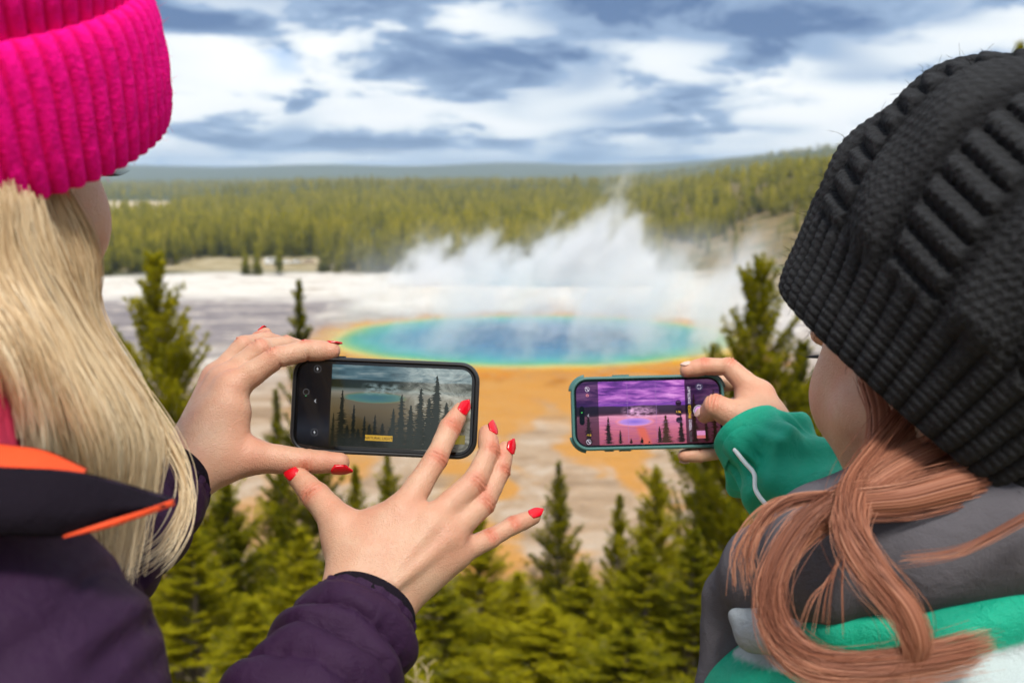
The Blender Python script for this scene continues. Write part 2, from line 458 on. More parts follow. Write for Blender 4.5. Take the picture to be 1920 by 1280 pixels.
b.inputs['Roughness'].default_value = .9; b.inputs['Specular IOR Level'].default_value = .08
hw = t.noise(pos, .11, 4, .75)
nb2 = t.bump(hw, .55, 3.0)
t.val(b.inputs['Normal'], nb2)
ground = mesh_obj('ground', gv, gl, m, None, True); tag(ground, kind='structure')

# ---------------------------------------------------------------- the hot spring's water
m, t, b = new_mat('hot spring water')
pos = t.coord('Object'); x_, y_, z_ = t.sep(pos)
wn = t.vmath('SCALE', t.vmath('SUBTRACT', t.noise(pos, .05, 2, .6, 0, 'Color'), (.5, .5, .5)), 2.0); wx, wy, wz = t.sep(wn)
ex = t.math('DIVIDE', x_, POOL_R[0]); ey = t.math('DIVIDE', y_, POOL_R[1])
rr = t.math('SQRT', t.math('ADD', t.math('MULTIPLY', ex, ex), t.math('MULTIPLY', ey, ey)))
rw = t.math('ADD', rr, t.math('MULTIPLY', t.math('MULTIPLY', wx, .14), t.maprange(rr, 1.0, .8, .25, 1)))
wc = t.ramp(rw, [(0, (.002, .070, .165)), (.42, (.003, .105, .215)), (.62, (.004, .165, .255)), (.76, (.007, .255, .265)), (.87, (.02, .29, .165)), (.935, (.20, .35, .06)), (.965, (.50, .40, .05)), (1.0, (.54, .28, .02))])
patchy = t.noise(pos, .16, 4, .6)
wc = t.mix(t.maprange(patchy, .45, .7, 0, .28), wc, t.vmath('SCALE', wc, .62))
t.val(b.inputs['Base Color'], wc); b.inputs['Roughness'].default_value = .22; b.inputs['IOR'].default_value = 1.33
b.inputs['Specular IOR Level'].default_value = .16
t.val(b.inputs['Normal'], t.bump(t.noise(pos, 1.4, 3, .6), .10, .06))
na_, nr_ = 160, 14
aa = np.linspace(0, 2*np.pi, na_, endpoint=False)
sh = 1+.018*np.sin(3*aa+1)+.014*np.sin(5*aa+2.2)+.008*np.sin(11*aa)
pv = [(0, 0, 0)]; pf = []
for k in range(1, nr_+1):
    for q in range(na_): pv.append((POOL_R[0]*k/nr_*math.cos(aa[q])*sh[q], POOL_R[1]*k/nr_*math.sin(aa[q])*sh[q], 0))
for q in range(na_): pf.append((0, 1+q, 1+(q+1) % na_))
for k in range(nr_-1):
    for q in range(na_):
        a0 = 1+k*na_+q; a1 = 1+k*na_+(q+1) % na_; pf.append((a0, a0+na_, a1+na_, a1))
pool = mesh_obj('hot_spring_water', pv, pf, m); pool.location = (POOL_C[0], POOL_C[1], .03); tag(pool, kind='structure')
# second, smaller basin that the big plume rises from
m2 = simple('steaming blue water', (.10, .34, .44), .25)
pv2 = [(0, 0, 0)]+[(30*math.cos(a)*s_, 13*math.sin(a)*s_, 0) for a, s_ in zip(aa, 1+.06*np.sin(4*aa)+.04*np.sin(7*aa+1))]
gey = mesh_obj('geyser_crater_water', pv2, [(0, 1+q, 1+(q+1) % na_) for q in range(na_)], m2); gey.location = (12, 366, .03); tag(gey, kind='structure')
# ================================================================ trees
def foliage_mat(name, dark, mid, light, trans=.3):
    m, t, b = new_mat(name)
    a = t.attr('tint'); oi = t.new('ShaderNodeObjectInfo').outputs['Random']
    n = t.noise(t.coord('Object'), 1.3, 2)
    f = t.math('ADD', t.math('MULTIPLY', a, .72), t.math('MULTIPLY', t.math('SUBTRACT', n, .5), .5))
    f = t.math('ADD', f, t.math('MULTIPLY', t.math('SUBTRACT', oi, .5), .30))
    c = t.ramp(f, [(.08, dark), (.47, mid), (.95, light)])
    t.val(b.inputs['Base Color'], c); b.inputs['Roughness'].default_value = .8; b.inputs['Specular IOR Level'].default_value = .06
    tr = t.new('ShaderNodeBsdfTranslucent'); t.val(tr.inputs[0], c)
    mx = t.new('ShaderNodeMixShader'); mx.inputs[0].default_value = trans
    t.l.new(b.outputs[0], mx.inputs[1]); t.l.new(tr.outputs[0], mx.inputs[2])
    t.l.new(mx.outputs[0], m.node_tree.nodes['Material Output'].inputs[0])
    return m
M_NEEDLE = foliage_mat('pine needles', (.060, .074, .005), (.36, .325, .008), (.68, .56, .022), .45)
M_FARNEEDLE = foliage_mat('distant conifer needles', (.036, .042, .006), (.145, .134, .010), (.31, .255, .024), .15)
m, t, b = new_mat('pine bark')
n = t.noise(t.vmath('MULTIPLY', t.coord('Object'), (14, 14, 3)), 1, 4, .65)
t.val(b.inputs['Base Color'], t.ramp(n, [(.3, (.07, .05, .035)), (.6, (.19, .15, .11)), (.75, (.27, .23, .18))])); b.inputs['Roughness'].default_value = .9
M_BARK = m
M_DEAD = simple('weathered dead wood', (.33, .29, .25), .9)

def pine_geo(seed, H, W, crown0=.12, gap=.26, per=5, lush=1.0, pw=.92):
    """young lodgepole pine, base at origin: (trunk verts, faces), (needle verts, tris, tint)"""
    r = np.random.default_rng(seed); mb = MB()
    zt = np.linspace(0, H, 14); bend = np.cumsum(r.normal(0, .02, (14, 2)), 0)*H/12
    tp = np.c_[bend[:, 0]-bend[0, 0], bend[:, 1]-bend[0, 1], zt]
    mb.tube(tp, np.linspace(.011*H+.02, .012, 14), 8)
    tuft_p, tuft_d, tuft_s, tuft_t = [], [], [], []
    z = crown0*H
    while z < H-.12:
        f = max(0.0, (z/H-crown0)/(1-crown0))                        # 0 crown base, 1 top
        L0 = W*(1-f)**pw*(.55+.45*min(1, f/.12))+.10
        for k in range(per):
            a = r.uniform(0, 6.283) if r.random() < .3 else (k+.5*r.random())*6.283/per+z*3.1
            L = L0*r.uniform(.40, 1.22)
            if r.random() < .10: L *= .4
            el = R(14+54*f**1.1)+r.normal(0, .12)
            o = np.array([np.interp(z, zt, tp[:, 0]), np.interp(z, zt, tp[:, 1]), z])
            ns = 6; s = np.linspace(0, 1, ns)
            upc = .42*L*s**2.0*(1-.5*f); dirh = np.array([math.cos(a), math.sin(a), 0])
            side = np.array([-math.sin(a), math.cos(a), 0])*r.normal(0, .12)*L
            pts = o+np.outer(s*L*math.cos(el), dirh)+np.outer(s*L*math.sin(el)+upc, [0, 0, 1])+np.outer(s**2, side)
            mb.tube(pts, np.linspace(.010+.008*L, .004, ns), 4, False)
            # foliage along the branch and on side twigs
            n1 = max(4, int(L*7*lush))
            for q in np.linspace(.28 if L > .5 else .1, 1, n1):
                p = np.array([np.interp(q, s, pts[:, i]) for i in range(3)])
                dd = (pts[-1]-pts[-2]); dd = dd/np.linalg.norm(dd)
                tuft_p.append(p); tuft_d.append(dd); tuft_s.append(1.0); tuft_t.append(q)
                if q < .93 and L > .35:
                    for sg in (-1, 1):
                        if r.random() < .82:
                            tw = (1-q*.72)*L*.50*r.uniform(.5, 1.15)
                            ho = dd+sg*1.1*np.cross(dd, [0, 0, 1])+np.array([0, 0, .35*r.uniform(-.2, 1.6)]); ho /= np.linalg.norm(ho)
                            kk = max(1, int(tw*7.0*lush))
                            for w in range(1, kk+1):
                                tuft_p.append(p+ho*tw*w/kk+np.array([0, 0, .10*tw*(w/kk)**2])); tuft_d.append(ho+np.array([0, 0, .5*w/kk])); tuft_s.append(.95); tuft_t.append(.35+.65*w/kk)
        z += gap*r.uniform(.75, 1.25)*(1-.35*f)
    for w in range(8):
        tuft_p.append(tp[-1]-np.array([0, 0, .07*w])); tuft_d.append(np.array([r.normal(0, .2), r.normal(0, .2), 1.0])); tuft_s.append(1); tuft_t.append(1)
    Pn = np.array(tuft_p); Dn = np.array(tuft_d); Dn /= np.linalg.norm(Dn, axis=1)[:, None]; n = len(Pn)
    nb = 11
    base = np.repeat(Pn, nb, 0); dirs = np.repeat(Dn, nb, 0)
    rnd = r.normal(size=(n*nb, 3)); rnd /= np.linalg.norm(rnd, axis=1)[:, None]
    dirs = dirs*.75+rnd*.80+np.array([0, 0, .22]); dirs /= np.linalg.norm(dirs, axis=1)[:, None]
    ln = .135*r.uniform(.65, 1.25, n*nb)*np.repeat(tuft_s, nb)
    sidev = np.cross(dirs, r.normal(size=(n*nb, 3))); sidev /= np.linalg.norm(sidev, axis=1)[:, None]+1e-9
    base = base-dirs*.01+r.normal(0, .022, (n*nb, 3))
    wd = (.0130*r.uniform(.7, 1.4, n*nb))[:, None]
    v = np.stack([base-sidev*wd, base+sidev*wd, base+dirs*ln[:, None]], 1).reshape(-1, 3)
    f = np.arange(len(v)).reshape(-1, 3)
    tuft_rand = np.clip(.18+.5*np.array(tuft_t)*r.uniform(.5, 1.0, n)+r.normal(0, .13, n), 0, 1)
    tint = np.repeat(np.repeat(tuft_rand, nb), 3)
    return mb, v, f, tint
PINES = []
for seed, H, W, pw in ((1, 11, 2.7, .72), (2, 12.5, 1.75, .88), (3, 9, 1.8, .92), (4, 10.5, 2.9, .72), (5, 7.5, 1.4, .88), (6, 10.5, 2.1, .90)):
    mb, v, f, tint = pine_geo(seed, H, W, gap=.27 if H > 8 else .24, lush=1.15, pw=pw)
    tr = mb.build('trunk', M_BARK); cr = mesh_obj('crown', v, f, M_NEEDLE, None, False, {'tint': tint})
    PINES.append((H, tr.data, cr.data)); bpy.data.objects.remove(tr); bpy.data.objects.remove(cr)
print('pine tris', [len(p[2].polygons) for p in PINES])
# (photo x, photo y of the tip, distance, kind, label)
NEAR = [
 (290, 478, 22.0, 0, 'tall bushy pine left of the black phone, tip against the white flats'),
 (553, 526, 27.5, 1, 'slender pine whose thin tip rises above the hand gripping the black phone'),
 (1432, 486, 25.0, 3, 'broad pine beside the dark knitted hat, tip in front of the flats'),
 (1046, 862, 28.0, 2, 'bright pine with pointed tip just below and between the two phones'),
 (1162, 926, 30.0, 4, 'small pine below the green phone, right of the pointed bright pine'),
 (1338, 644, 33.0, 1, 'pine behind the green phone with its tip just over the phone top edge'),
 (1228, 872, 24.0, 0, 'dense pine directly below the right end of the green phone'),
 (728, 838, 26.0, 2, 'pine showing between the black phone and the tapping hand'),
 (664, 872, 29.0, 4, 'little pine under the black phone above the two meeting thumbs'),
 (520, 728, 31.0, 1, 'pine seen through the gap between left palm and black phone'),
 (424, 892, 20.0, 0, 'pine under the wrist of the hand gripping the black phone'),
 (352, 985, 17.0, 3, 'nearest broad pine beside the purple shoulder at lower left'),
 (560, 985, 18.0, 2, 'pine left of the thumb of the tapping hand'),
 (905, 955, 24.0, 0, 'pine behind the outstretched little finger of the tapping hand'),
 (820, 1062, 18.5, 3, 'dark pine at the heel of the tapping hand'),
 (968, 1068, 19.0, 2, 'dark pine at bottom centre below the little finger'),
 (1098, 1050, 21.0, 0, 'dark green pine below the small pine at bottom centre'),
 (1206, 1010, 20.0, 3, 'full pine left of the grey fleece hood'),
 (1302, 985, 19.0, 1, 'pine rising along the edge of the grey fleece hood'),
 (470, 1120, 15.0, 4, 'low pine at the bottom edge left of the purple sleeve'),
 (700, 1150, 16.5, 0, 'pine at the bottom edge behind the purple sleeve'),
 (1035, 1130, 16.5, 3, 'low broad pine at the bottom edge between the two people'),
 (1180, 1160, 15.5, 2, 'lowest pine at the bottom edge near the grey fleece'),
 (1896, 84, 17.0, 1, 'pine whose tip shows above the dark knitted hat at the right edge'),
 (1506, 640, 31.0, 0, 'pine peeping between the broad pine and the cheek at right'),
 (1395, 800, 28.0, 2, 'pine behind the green sleeve cuff'),
 (262, 742, 30.0, 1, 'pine behind the blonde hair at left'),
]
def place_tree(px, py, d, kind, label, name='pine_tree', rz=None):
    top = P(px, py, d); g = float(terrain(top.x, top.y))
    H, tm, cm = PINES[kind]; hh = top.z-g
    e = empty(name, (top.x, top.y, g-.05), label, 'pine tree', 'pines on the slope below the viewpoint')
    s = hh/H
    e.rotation_euler = (0, 0, RNG.uniform(0, 6.28) if rz is None else rz)
    for nm, me in (('trunk', tm), ('crown', cm)):
        o = bpy.data.objects.new(nm, me); COL.objects.link(o); o.parent = e
        k = min(max(s, .8), 1.15)*RNG.uniform(.9, 1.1)
        o.scale = (k, k, s)
        if nm == 'crown': e['_k'] = 0; del e['_k']
    kk = min(max(s, .8), 1.15)
    for c in e.children: c.scale = (kk, kk, s)
    return e
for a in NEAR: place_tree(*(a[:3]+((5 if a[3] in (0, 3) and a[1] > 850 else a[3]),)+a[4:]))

# ---------------------------------------------------------------- conifers of the far forest
def far_conifer(seed, H=15, W=2.6, layers=9, seg=9, start=.12, trunk_mat=False):
    r = np.random.default_rng(seed); v = []; f = []; tint = []
    def ring(z, rad, n, jit, tv):
        i0 = len(v)
        for k in range(n):
            a = k*6.283/n+r.uniform(-.2, .2); q = rad*r.uniform(1-jit, 1+jit)
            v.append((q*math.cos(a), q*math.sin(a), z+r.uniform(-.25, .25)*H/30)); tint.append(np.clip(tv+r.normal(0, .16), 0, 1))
        return i0
    for k in range(4):
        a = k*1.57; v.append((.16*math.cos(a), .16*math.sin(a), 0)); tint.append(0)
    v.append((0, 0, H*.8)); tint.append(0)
    for k in range(4): f.append((k, (k+1) % 4, 4))
    for l in range(layers):
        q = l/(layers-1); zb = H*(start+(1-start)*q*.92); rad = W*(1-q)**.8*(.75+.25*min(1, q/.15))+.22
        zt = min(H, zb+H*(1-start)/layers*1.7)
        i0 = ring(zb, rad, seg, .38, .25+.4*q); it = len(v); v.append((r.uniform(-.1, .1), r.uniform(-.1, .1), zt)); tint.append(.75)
        for k in range(seg): f.append((i0+k, i0+(k+1) % seg, it))
    return np.array(v), np.array(f), np.array(tint)
FARV = [far_conifer(30+i, H, W, 10, 9, st) for i, (H, W, st) in enumerate(((16, 2.3, .10), (18, 2.0, .22), (13, 2.4, .05), (15, 1.8, .30), (11, 2.2, .04), (17, 2.5, .15)))]
LOWV = [far_conifer(60+i, H, W, 4, 5, st) for i, (H, W, st) in enumerate(((15, 2.6, .10), (17, 2.4, .2), (13, 2.8, .05)))]
def allowed(x, y):
    """where the wood grows"""
    d = np.hypot(x, y); az = x/y; e = fnoise(x, y, 70, 41)
    front = 402+14*e+np.where(az > -.02, -14, 0)+np.where(az < -.34, -8, 0)
    ok = (y > front) & (np.abs(az) < .95)
    lot = (x > -150) & (x < -78) & (y > 398) & (y < 484)
    lot2 = (az > -.16) & (az < -.125) & (y > 470) & (y < 640)              # small bare clearing
    clr = (az < -.335+.01*fnoise(x, y, 90, 9)) & (y > 1060) & (y < 1720)
    crater = (np.abs(x-12) < 44) & (y < 392)
    hs = (x > 66+.02*(y-450)) & (y > 260) & (y < 1150) & ~((y > 560+60*e) & (fnoise(x, y, 45, 71) > -.12))
    glade = (fnoise(x, y, 150, 55) > .44) & (y > 520)
    return ok & ~lot & ~lot2 & ~clr & ~crater & ~hs & ~glade
def scatter(n, d0, d1, seed, azm=.80):
    r = np.random.default_rng(seed)
    d = np.sqrt(r.uniform(d0*d0, d1*d1, n)); az = r.uniform(-azm, azm, n)
    y = d/np.sqrt(1+az*az); x = az*y
    k = allowed(x, y); return x[k], y[k]
def best_of(x, y, cell):
    """thin points so crowns stand apart"""
    seen = set(); keep = []
    for i_ in range(len(x)):
        c = (int(x[i_]//cell), int(y[i_]//cell))
        if c in seen: continue
        seen.add(c); keep.append(i_)
    return x[keep], y[keep]
fx, fy = scatter(11500, 380, 640, 5); fx, fy = best_of(fx, fy, 4.6)
order = np.argsort(fy-.0*fx); fx, fy = fx[order], fy[order]
# the 240 largest-looking trees of the forest's front rows stand as single objects
front_n = 260
rf = np.random.default_rng(77)
far_meshes = []
for v, f, ti in FARV:
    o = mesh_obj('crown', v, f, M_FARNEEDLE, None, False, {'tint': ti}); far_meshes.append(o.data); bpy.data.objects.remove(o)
# nearest per bearing, so the front edge is even
binz = (fx/fy*400).astype(int); rank = {}
score = np.zeros(len(fx))
for i_ in range(len(fx)): rank[binz[i_]] = rank.get(binz[i_], 0)+1; score[i_] = rank[binz[i_]]
vis = np.argsort(score+.001*fy)
front_ids = [i_ for i_ in vis if abs(fx[i_]/fy[i_]) < .52][:front_n]; fs_ = set(front_ids)
def far_tree(x, y, label, group, name, s=None):
    o = bpy.data.objects.new(name, far_meshes[rf.integers(len(far_meshes))]); COL.objects.link(o)
    s = rf.uniform(.72, 1.12) if s is None else s
    o.location = (x, y, float(terrain(x, y))-.2); o.scale = (s, s, s*rf.uniform(.9, 1.1)); o.rotation_euler = (0, 0, rf.uniform(0, 6.28))
    tag(o, label, 'conifer', group); return o
for i_ in front_ids:
    a_ = fx[i_]/fy[i_]
    where = ('left of the parked vehicles' if a_ < -.26 else 'behind the parked vehicles' if a_ < -.185 else 'between the parked vehicles and the steam' if a_ < -.08 else 'behind the steam plume' if a_ < .14 else 'right of the steam plume')
    far_tree(fx[i_], fy[i_], 'conifer in the front rows of the far forest, '+where, 'forest front rows '+where, 'forest_conifer')
# scattered trees of the tan hillside on the right
hx, hy = [], []
while len(hx) < 170:
    y = rf.uniform(330, 760); x = rf.uniform(76+.02*(y-450), 300)
    if abs(x/y) < .56 and all((x-a)**2+(y-b_)**2 > 30 for a, b_ in zip(hx, hy)) and rf.random() < .25+.75*(y > 470): hx.append(x); hy.append(y)
for x, y in zip(hx, hy): far_tree(x, y, 'small conifer scattered on the tan hillside at right', 'conifers scattered on the hillside', 'hillside_conifer', rf.uniform(.40, 1.05))
# grey dead trunks standing on the hillside
for k in range(9):
    y = rf.uniform(400, 620); x = rf.uniform(105, 190)
    mb = MB(); H = rf.uniform(9, 14); z0 = float(terrain(x, y))-.2
    mb.tube([(x, y, z0), (x+.1, y, z0+H*.5), (x+rf.uniform(-.4, .4), y, z0+H)], [.22, .16, .05], 6)
    for q in range(5):
        h_ = H*rf.uniform(.4, .9); a = rf.uniform(0, 6.28); mb.tube([(x, y, z0+h_), (x+1.1*math.cos(a), y+1.1*math.sin(a), z0+h_+.3)], [.06, .02], 4)
    o = mb.build('dead_tree', M_DEAD); tag(o, 'bare grey dead tree trunk on the tan hillside at right', 'dead tree', 'dead trees on the hillside')
# everything behind, as one mass
def merge(kinds, X, Y, smin, smax, seed):
    r = np.random.default_rng(seed); vs, fs, ts = [], [], []; off = 0
    Z = terrain(X, Y); kd = r.integers(len(kinds), size=len(X))
    for k, (v, f, ti) in enumerate(kinds):
        ii = np.where(kd == k)[0]; n = len(ii)
        if n == 0: continue
        a = r.uniform(0, 6.28, n); s = r.uniform(smin, smax, n)
        ca, sa = np.cos(a)*s, np.sin(a)*s
        q = np.empty((n, len(v), 3))
        q[:, :, 0] = v[None, :, 0]*ca[:, None]-v[None, :, 1]*sa[:, None]+X[ii][:, None]
        q[:, :, 1] = v[None, :, 0]*sa[:, None]+v[None, :, 1]*ca[:, None]+Y[ii][:, None]
        q[:, :, 2] = v[None, :, 2]*s[:, None]+Z[ii][:, None]-.3
        vs.append(q.reshape(-1, 3)); fs.append((f[None]+off+(np.arange(n)*len(v))[:, None, None]).reshape(-1, 3)); off += n*len(v)
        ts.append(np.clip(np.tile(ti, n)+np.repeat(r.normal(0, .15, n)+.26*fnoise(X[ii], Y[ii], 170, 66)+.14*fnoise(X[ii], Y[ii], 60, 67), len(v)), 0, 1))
    return np.concatenate(vs), np.concatenate(fs), np.concatenate(ts)
rest = np.array([i_ for i_ in range(len(fx)) if i_ not in fs_])
A1 = merge(FARV, fx[rest], fy[rest], .7, 1.12, 1)
x2, y2 = scatter(10500, 640, 1500, 6)
A2 = merge(LOWV, x2, y2, .8, 1.25, 2)
x3, y3 = scatter(8000, 1500, 4200, 7)
A3 = merge(LOWV, x3, y3, 1.0, 1.7, 3)
o1, o2 = len(A1[0]), len(A1[0])+len(A2[0])
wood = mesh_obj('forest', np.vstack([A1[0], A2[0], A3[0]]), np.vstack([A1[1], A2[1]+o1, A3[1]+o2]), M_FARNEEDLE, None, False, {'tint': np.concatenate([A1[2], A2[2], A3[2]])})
tag(wood, 'wide olive green conifer forest stretching to the distant ridges', 'forest', kind='stuff')
print('forest tris', len(wood.data.polygons), len(rest), len(x2), len(x3))
# ================================================================ vehicles parked by the forest edge
M_TYRE = simple('tyre rubber', (.02, .02, .02), .8); M_WIN = simple('dark car glass', (.02, .025, .03), .1)
def vehicle(px, d, label, paint, name, cat, L, Wd, Hh, boxy, yaw):
    x = (px-960)/FPX*d; y = d*.987; z = float(terrain(x, y))
    e = empty(name, (x, y, z), label, cat, 'vehicles parked at the forest edge')
    mat = simple('car paint '+label[:12], paint, .3)
    prof = [(-.5, .22), (-.5, .62), (-.44, .97), (.40, 1.0), (.47, .62), (.5, .5), (.5, .22)] if boxy else [(-.5, .25), (-.5, .56), (-.33, .62), (-.22, .97), (.12, .98), (.27, .62), (.47, .54), (.5, .42), (.5, .25)]
    vs = []; n = len(prof)
    c, s_ = math.cos(yaw), math.sin(yaw)
    T = lambda u, w, h_: (x+u*c-w*s_, y+u*s_+w*c, z+h_)
    for sd__ in (-1, 1):
        for u, h_ in prof: vs.append(T(u*L, sd__*Wd/2*(1.0 if h_ < .7 else .86), h_*Hh))
    f = [tuple(range(n))[::-1], tuple(range(n, 2*n))]+[(k, (k+1) % n, n+(k+1) % n, n+k) for k in range(n)]
    mesh_obj('body', vs, f, mat, e, False)
    for sd__ in (-1, 1):
        w = sd__*Wd*.472
        hh = (.66, .90)
        mesh_obj('side_window', [T(-.36*L if boxy else -.25*L, w+sd__*.03, hh[0]*Hh), T(.30*L if boxy else .2*L, w+sd__*.03, hh[0]*Hh), T(.28*L if boxy else .10*L, w-sd__*.03, hh[1]*Hh), T(-.36*L if boxy else -.19*L, w-sd__*.03, hh[1]*Hh)], [(0, 1, 2, 3)], M_WIN, e, False)
        for u in (-.32, .32):
            mb = MB(); mb.tube([T(u*L, sd__*Wd*.40, .33), T(u*L, sd__*Wd*.52, .33)], .33, 14); mb.build('wheel', M_TYRE, e)
for a in ((515, 452, 'white camper van parked leftmost at the forest edge', (.80, .80, .80), 'parked_van', 'van', 6.4, 2.2, 2.9, True, .9),
          (542, 456, 'white car parked right of the camper van at the forest edge', (.75, .75, .76), 'parked_car', 'car', 4.8, 1.9, 1.7, False, .5),
          (562, 458, 'silver car third from the left at the forest edge', (.55, .56, .58), 'parked_car', 'car', 4.7, 1.85, 1.6, False, .7),
          (584, 455, 'tan van parked rightmost at the forest edge', (.50, .40, .30), 'parked_van', 'van', 5.4, 2.0, 2.3, True, .4)): vehicle(*a)
# dry grass stems below the sleeve
M_DRY = simple('dry straw stem', (.42, .33, .18), .8)
for k, (px, py, h_) in enumerate(((778, 1242, .30), (800, 1248, .22))):
    top = P(px, py, 3.2); g = float(terrain(top.x, top.y)); mb = MB()
    pts = spline([(top.x+.04, top.y, g), (top.x+.02, top.y, (g+top.z)/2), tuple(top)], 12); mb.tube(pts, np.linspace(.006, .002, 12), 5)
    for q in range(9):
        p = pts[-1]-np.array([0, 0, .016*q]); a = q*2.4
        mb.tube([p, p+np.array([.03*math.cos(a), .03*math.sin(a), .022])], [.003, .0012], 4)
    o = mb.build('dry_stem', M_DRY); tag(o, ('taller' if k == 0 else 'shorter')+' dry straw stem beside the purple sleeve at the bottom edge', 'dry plant', 'dry stems by the sleeve')
# ================================================================ steam and air
def steam_box(name, loc, size, dens, label, scale, fn, step=1.0):
    mb = MB(); mb.box((0, 0, size[2]/2), *size); o = mb.build(name, None, None, False); o.location = loc
    m = bpy.data.materials.new(name); m.use_nodes = True; t = NT(m.node_tree); n_ = m.node_tree.nodes
    n_.remove(n_['Principled BSDF'])
    vol = t.new('ShaderNodeVolumePrincipled'); vol.inputs['Color'].default_value = (.97, .98, 1, 1); vol.inputs['Anisotropy'].default_value = .1
    t.val(vol.inputs['Density'], fn(t, t.coord('Object'), size, dens, scale))
    t.l.new(vol.outputs[0], n_['Material Output'].inputs['Volume'])
    try: m.cycles.volume_step_rate = step
    except Exception: pass
    try: m.volume_intersection_method = 'FAST'
    except Exception: pass
    o.data.materials.append(m); tag(o, label, 'steam', kind='stuff'); return o
def plume(t, co, size, dens, scale):
    x, y, z = t.sep(co)
    w = t.vmath('SCALE', t.vmath('SUBTRACT', t.noise(co, .055, 2, .6, 0, 'Color'), (.5, .5, .5)), 22.0)
    sk = t.vmath('ADD', t.comb(t.math('SUBTRACT', x, t.math('MULTIPLY', z, .60)), y, t.math('MULTIPLY', z, .60)), w)
    n = t.noise(sk, scale, 4, .60)
    # the plume's height above each spot: low thick bank on the left, tall ragged columns to the right
    big = t.noise(t.vmath('ADD', t.comb(x, y, 0.0), t.vmath('SCALE', w, .5)), .052, 1, .5)
    tall = t.maprange(t.math('SUBTRACT', x, t.math('MULTIPLY', z, .60)), -16, 10, 0, 1, True)
    hmax = t.math('ADD', t.math('MULTIPLY', t.maprange(big, .36, .64, 8, 22), 1.0), t.math('MULTIPLY', tall, t.maprange(big, .40, .60, 6, size[2]*.85)))
    q = t.math('DIVIDE', z, hmax)
    thr = t.math('ADD', .30, t.math('MULTIPLY', t.math('POWER', q, 1.3), .26))
    xs = t.math('SUBTRACT', x, t.math('MULTIPLY', z, .45))
    ed = t.math('MULTIPLY', t.maprange(t.math('ABSOLUTE', t.math('ADD', x, 4.0)), size[0]*.50, size[0]*.30, 0, 1, True), t.maprange(t.math('ABSOLUTE', y), size[1]*.5, size[1]*.2, 0, 1, True))
    thr = t.math('ADD', thr, t.math('MULTIPLY', t.math('SUBTRACT', 1.0, ed), .30))
    f = t.maprange(n, thr, t.math('ADD', thr, .16), 0, 1, True)
    fade = t.math('MULTIPLY', t.maprange(z, 2.0, size[2]*.9, 1.0, .05, True), t.maprange(z, size[2], size[2]*.85, 0, 1))
    lim = t.maprange(t.math('ABSOLUTE', x), size[0]*.5, size[0]*.45, 0, 1)
    return t.math('MULTIPLY', t.math('MULTIPLY', f, fade), t.math('MULTIPLY', lim, dens))
def wisps(t, co, size, dens, scale):
    x, y, z = t.sep(co)
    w = t.vmath('SCALE', t.vmath('SUBTRACT', t.noise(co, .07, 3, .6, 0, 'Color'), (.5, .5, .5)), 14.0)
    sk = t.comb(t.math('SUBTRACT', x, t.math('MULTIPLY', z, .35)), y, t.math('MULTIPLY', z, .30))
    n = t.noise(t.vmath('ADD', sk, w), scale, 3, .6)
    rr = t.math('SQRT', t.math('ADD', t.math('POWER', t.math('DIVIDE', x, size[0]*.5), 2.0), t.math('POWER', t.math('DIVIDE', y, size[1]*.5), 2.0)))
    ed = t.maprange(rr, 1.0, .7, 0, 1, True)
    f = t.math('MULTIPLY', t.math('MULTIPLY', t.maprange(n, .49, .65, 0, 1, True), ed), t.maprange(x, -45, 50, .55, 1.7))
    fade = t.math('MULTIPLY', t.maprange(z, 0, size[2], 1.0, 0.0, True), t.maprange(z, 0, .5, .2, 1))
    return t.math('MULTIPLY', t.math('MULTIPLY', f, fade), dens)
steam_box('steam_plume', (10, 364, .06), (116, 44, 52), .15, 'thick white steam plume rising behind the blue spring and drifting right', .085, plume, .35)
steam_box('pool_steam', (14, 244, .06), (132, 100, 30), .075, 'thin steam wisps drifting over the blue hot spring', .085, wisps, .5)
# air between here and the mountains
mb = MB(); mb.box((0, 6500, 100), 24000, 15000, 420); hz = mb.build('haze', None, None, False)
m = bpy.data.materials.new('haze'); m.use_nodes = True; t = NT(m.node_tree); m.node_tree.nodes.remove(m.node_tree.nodes['Principled BSDF'])
vol = t.new('ShaderNodeVolumePrincipled'); vol.inputs['Color'].default_value = (.62, .78, 1, 1); vol.inputs['Density'].default_value = .00008
t.l.new(vol.outputs[0], m.node_tree.nodes['Material Output'].inputs['Volume'])
hz.data.materials.append(m); tag(hz, 'faint blue haze over the distant ridges', 'haze', kind='stuff')
# ================================================================ smartphones
class Frame:
    """a phone's own axes: x along its length, y up its short side, z out of the screen"""
    def __init__(s, c, x, up):
        s.c = np.array(c); s.x = np.array(x)/np.linalg.norm(x); u = np.array(up); u = u-s.x*(u@s.x); s.y = u/np.linalg.norm(u); s.z = np.cross(s.x, s.y)
    def __call__(s, x, y, z=0.0):
        x, y, z = np.broadcast_arrays(np.asarray(x, float), np.asarray(y, float), np.asarray(z, float))
        return s.c+x[..., None]*s.x+y[..., None]*s.y+z[..., None]*s.z
def rrect(w, h, r, n=8):
    p = []
    for cx, cy, a0 in ((w/2-r, h/2-r, 0), (-w/2+r, h/2-r, 90), (-w/2+r, -h/2+r, 180), (w/2-r, -h/2+r, 270)):
        for k in range(n+1):
            a = R(a0+90*k/n); p.append((cx+r*math.cos(a), cy+r*math.sin(a)))
    return np.array(p)
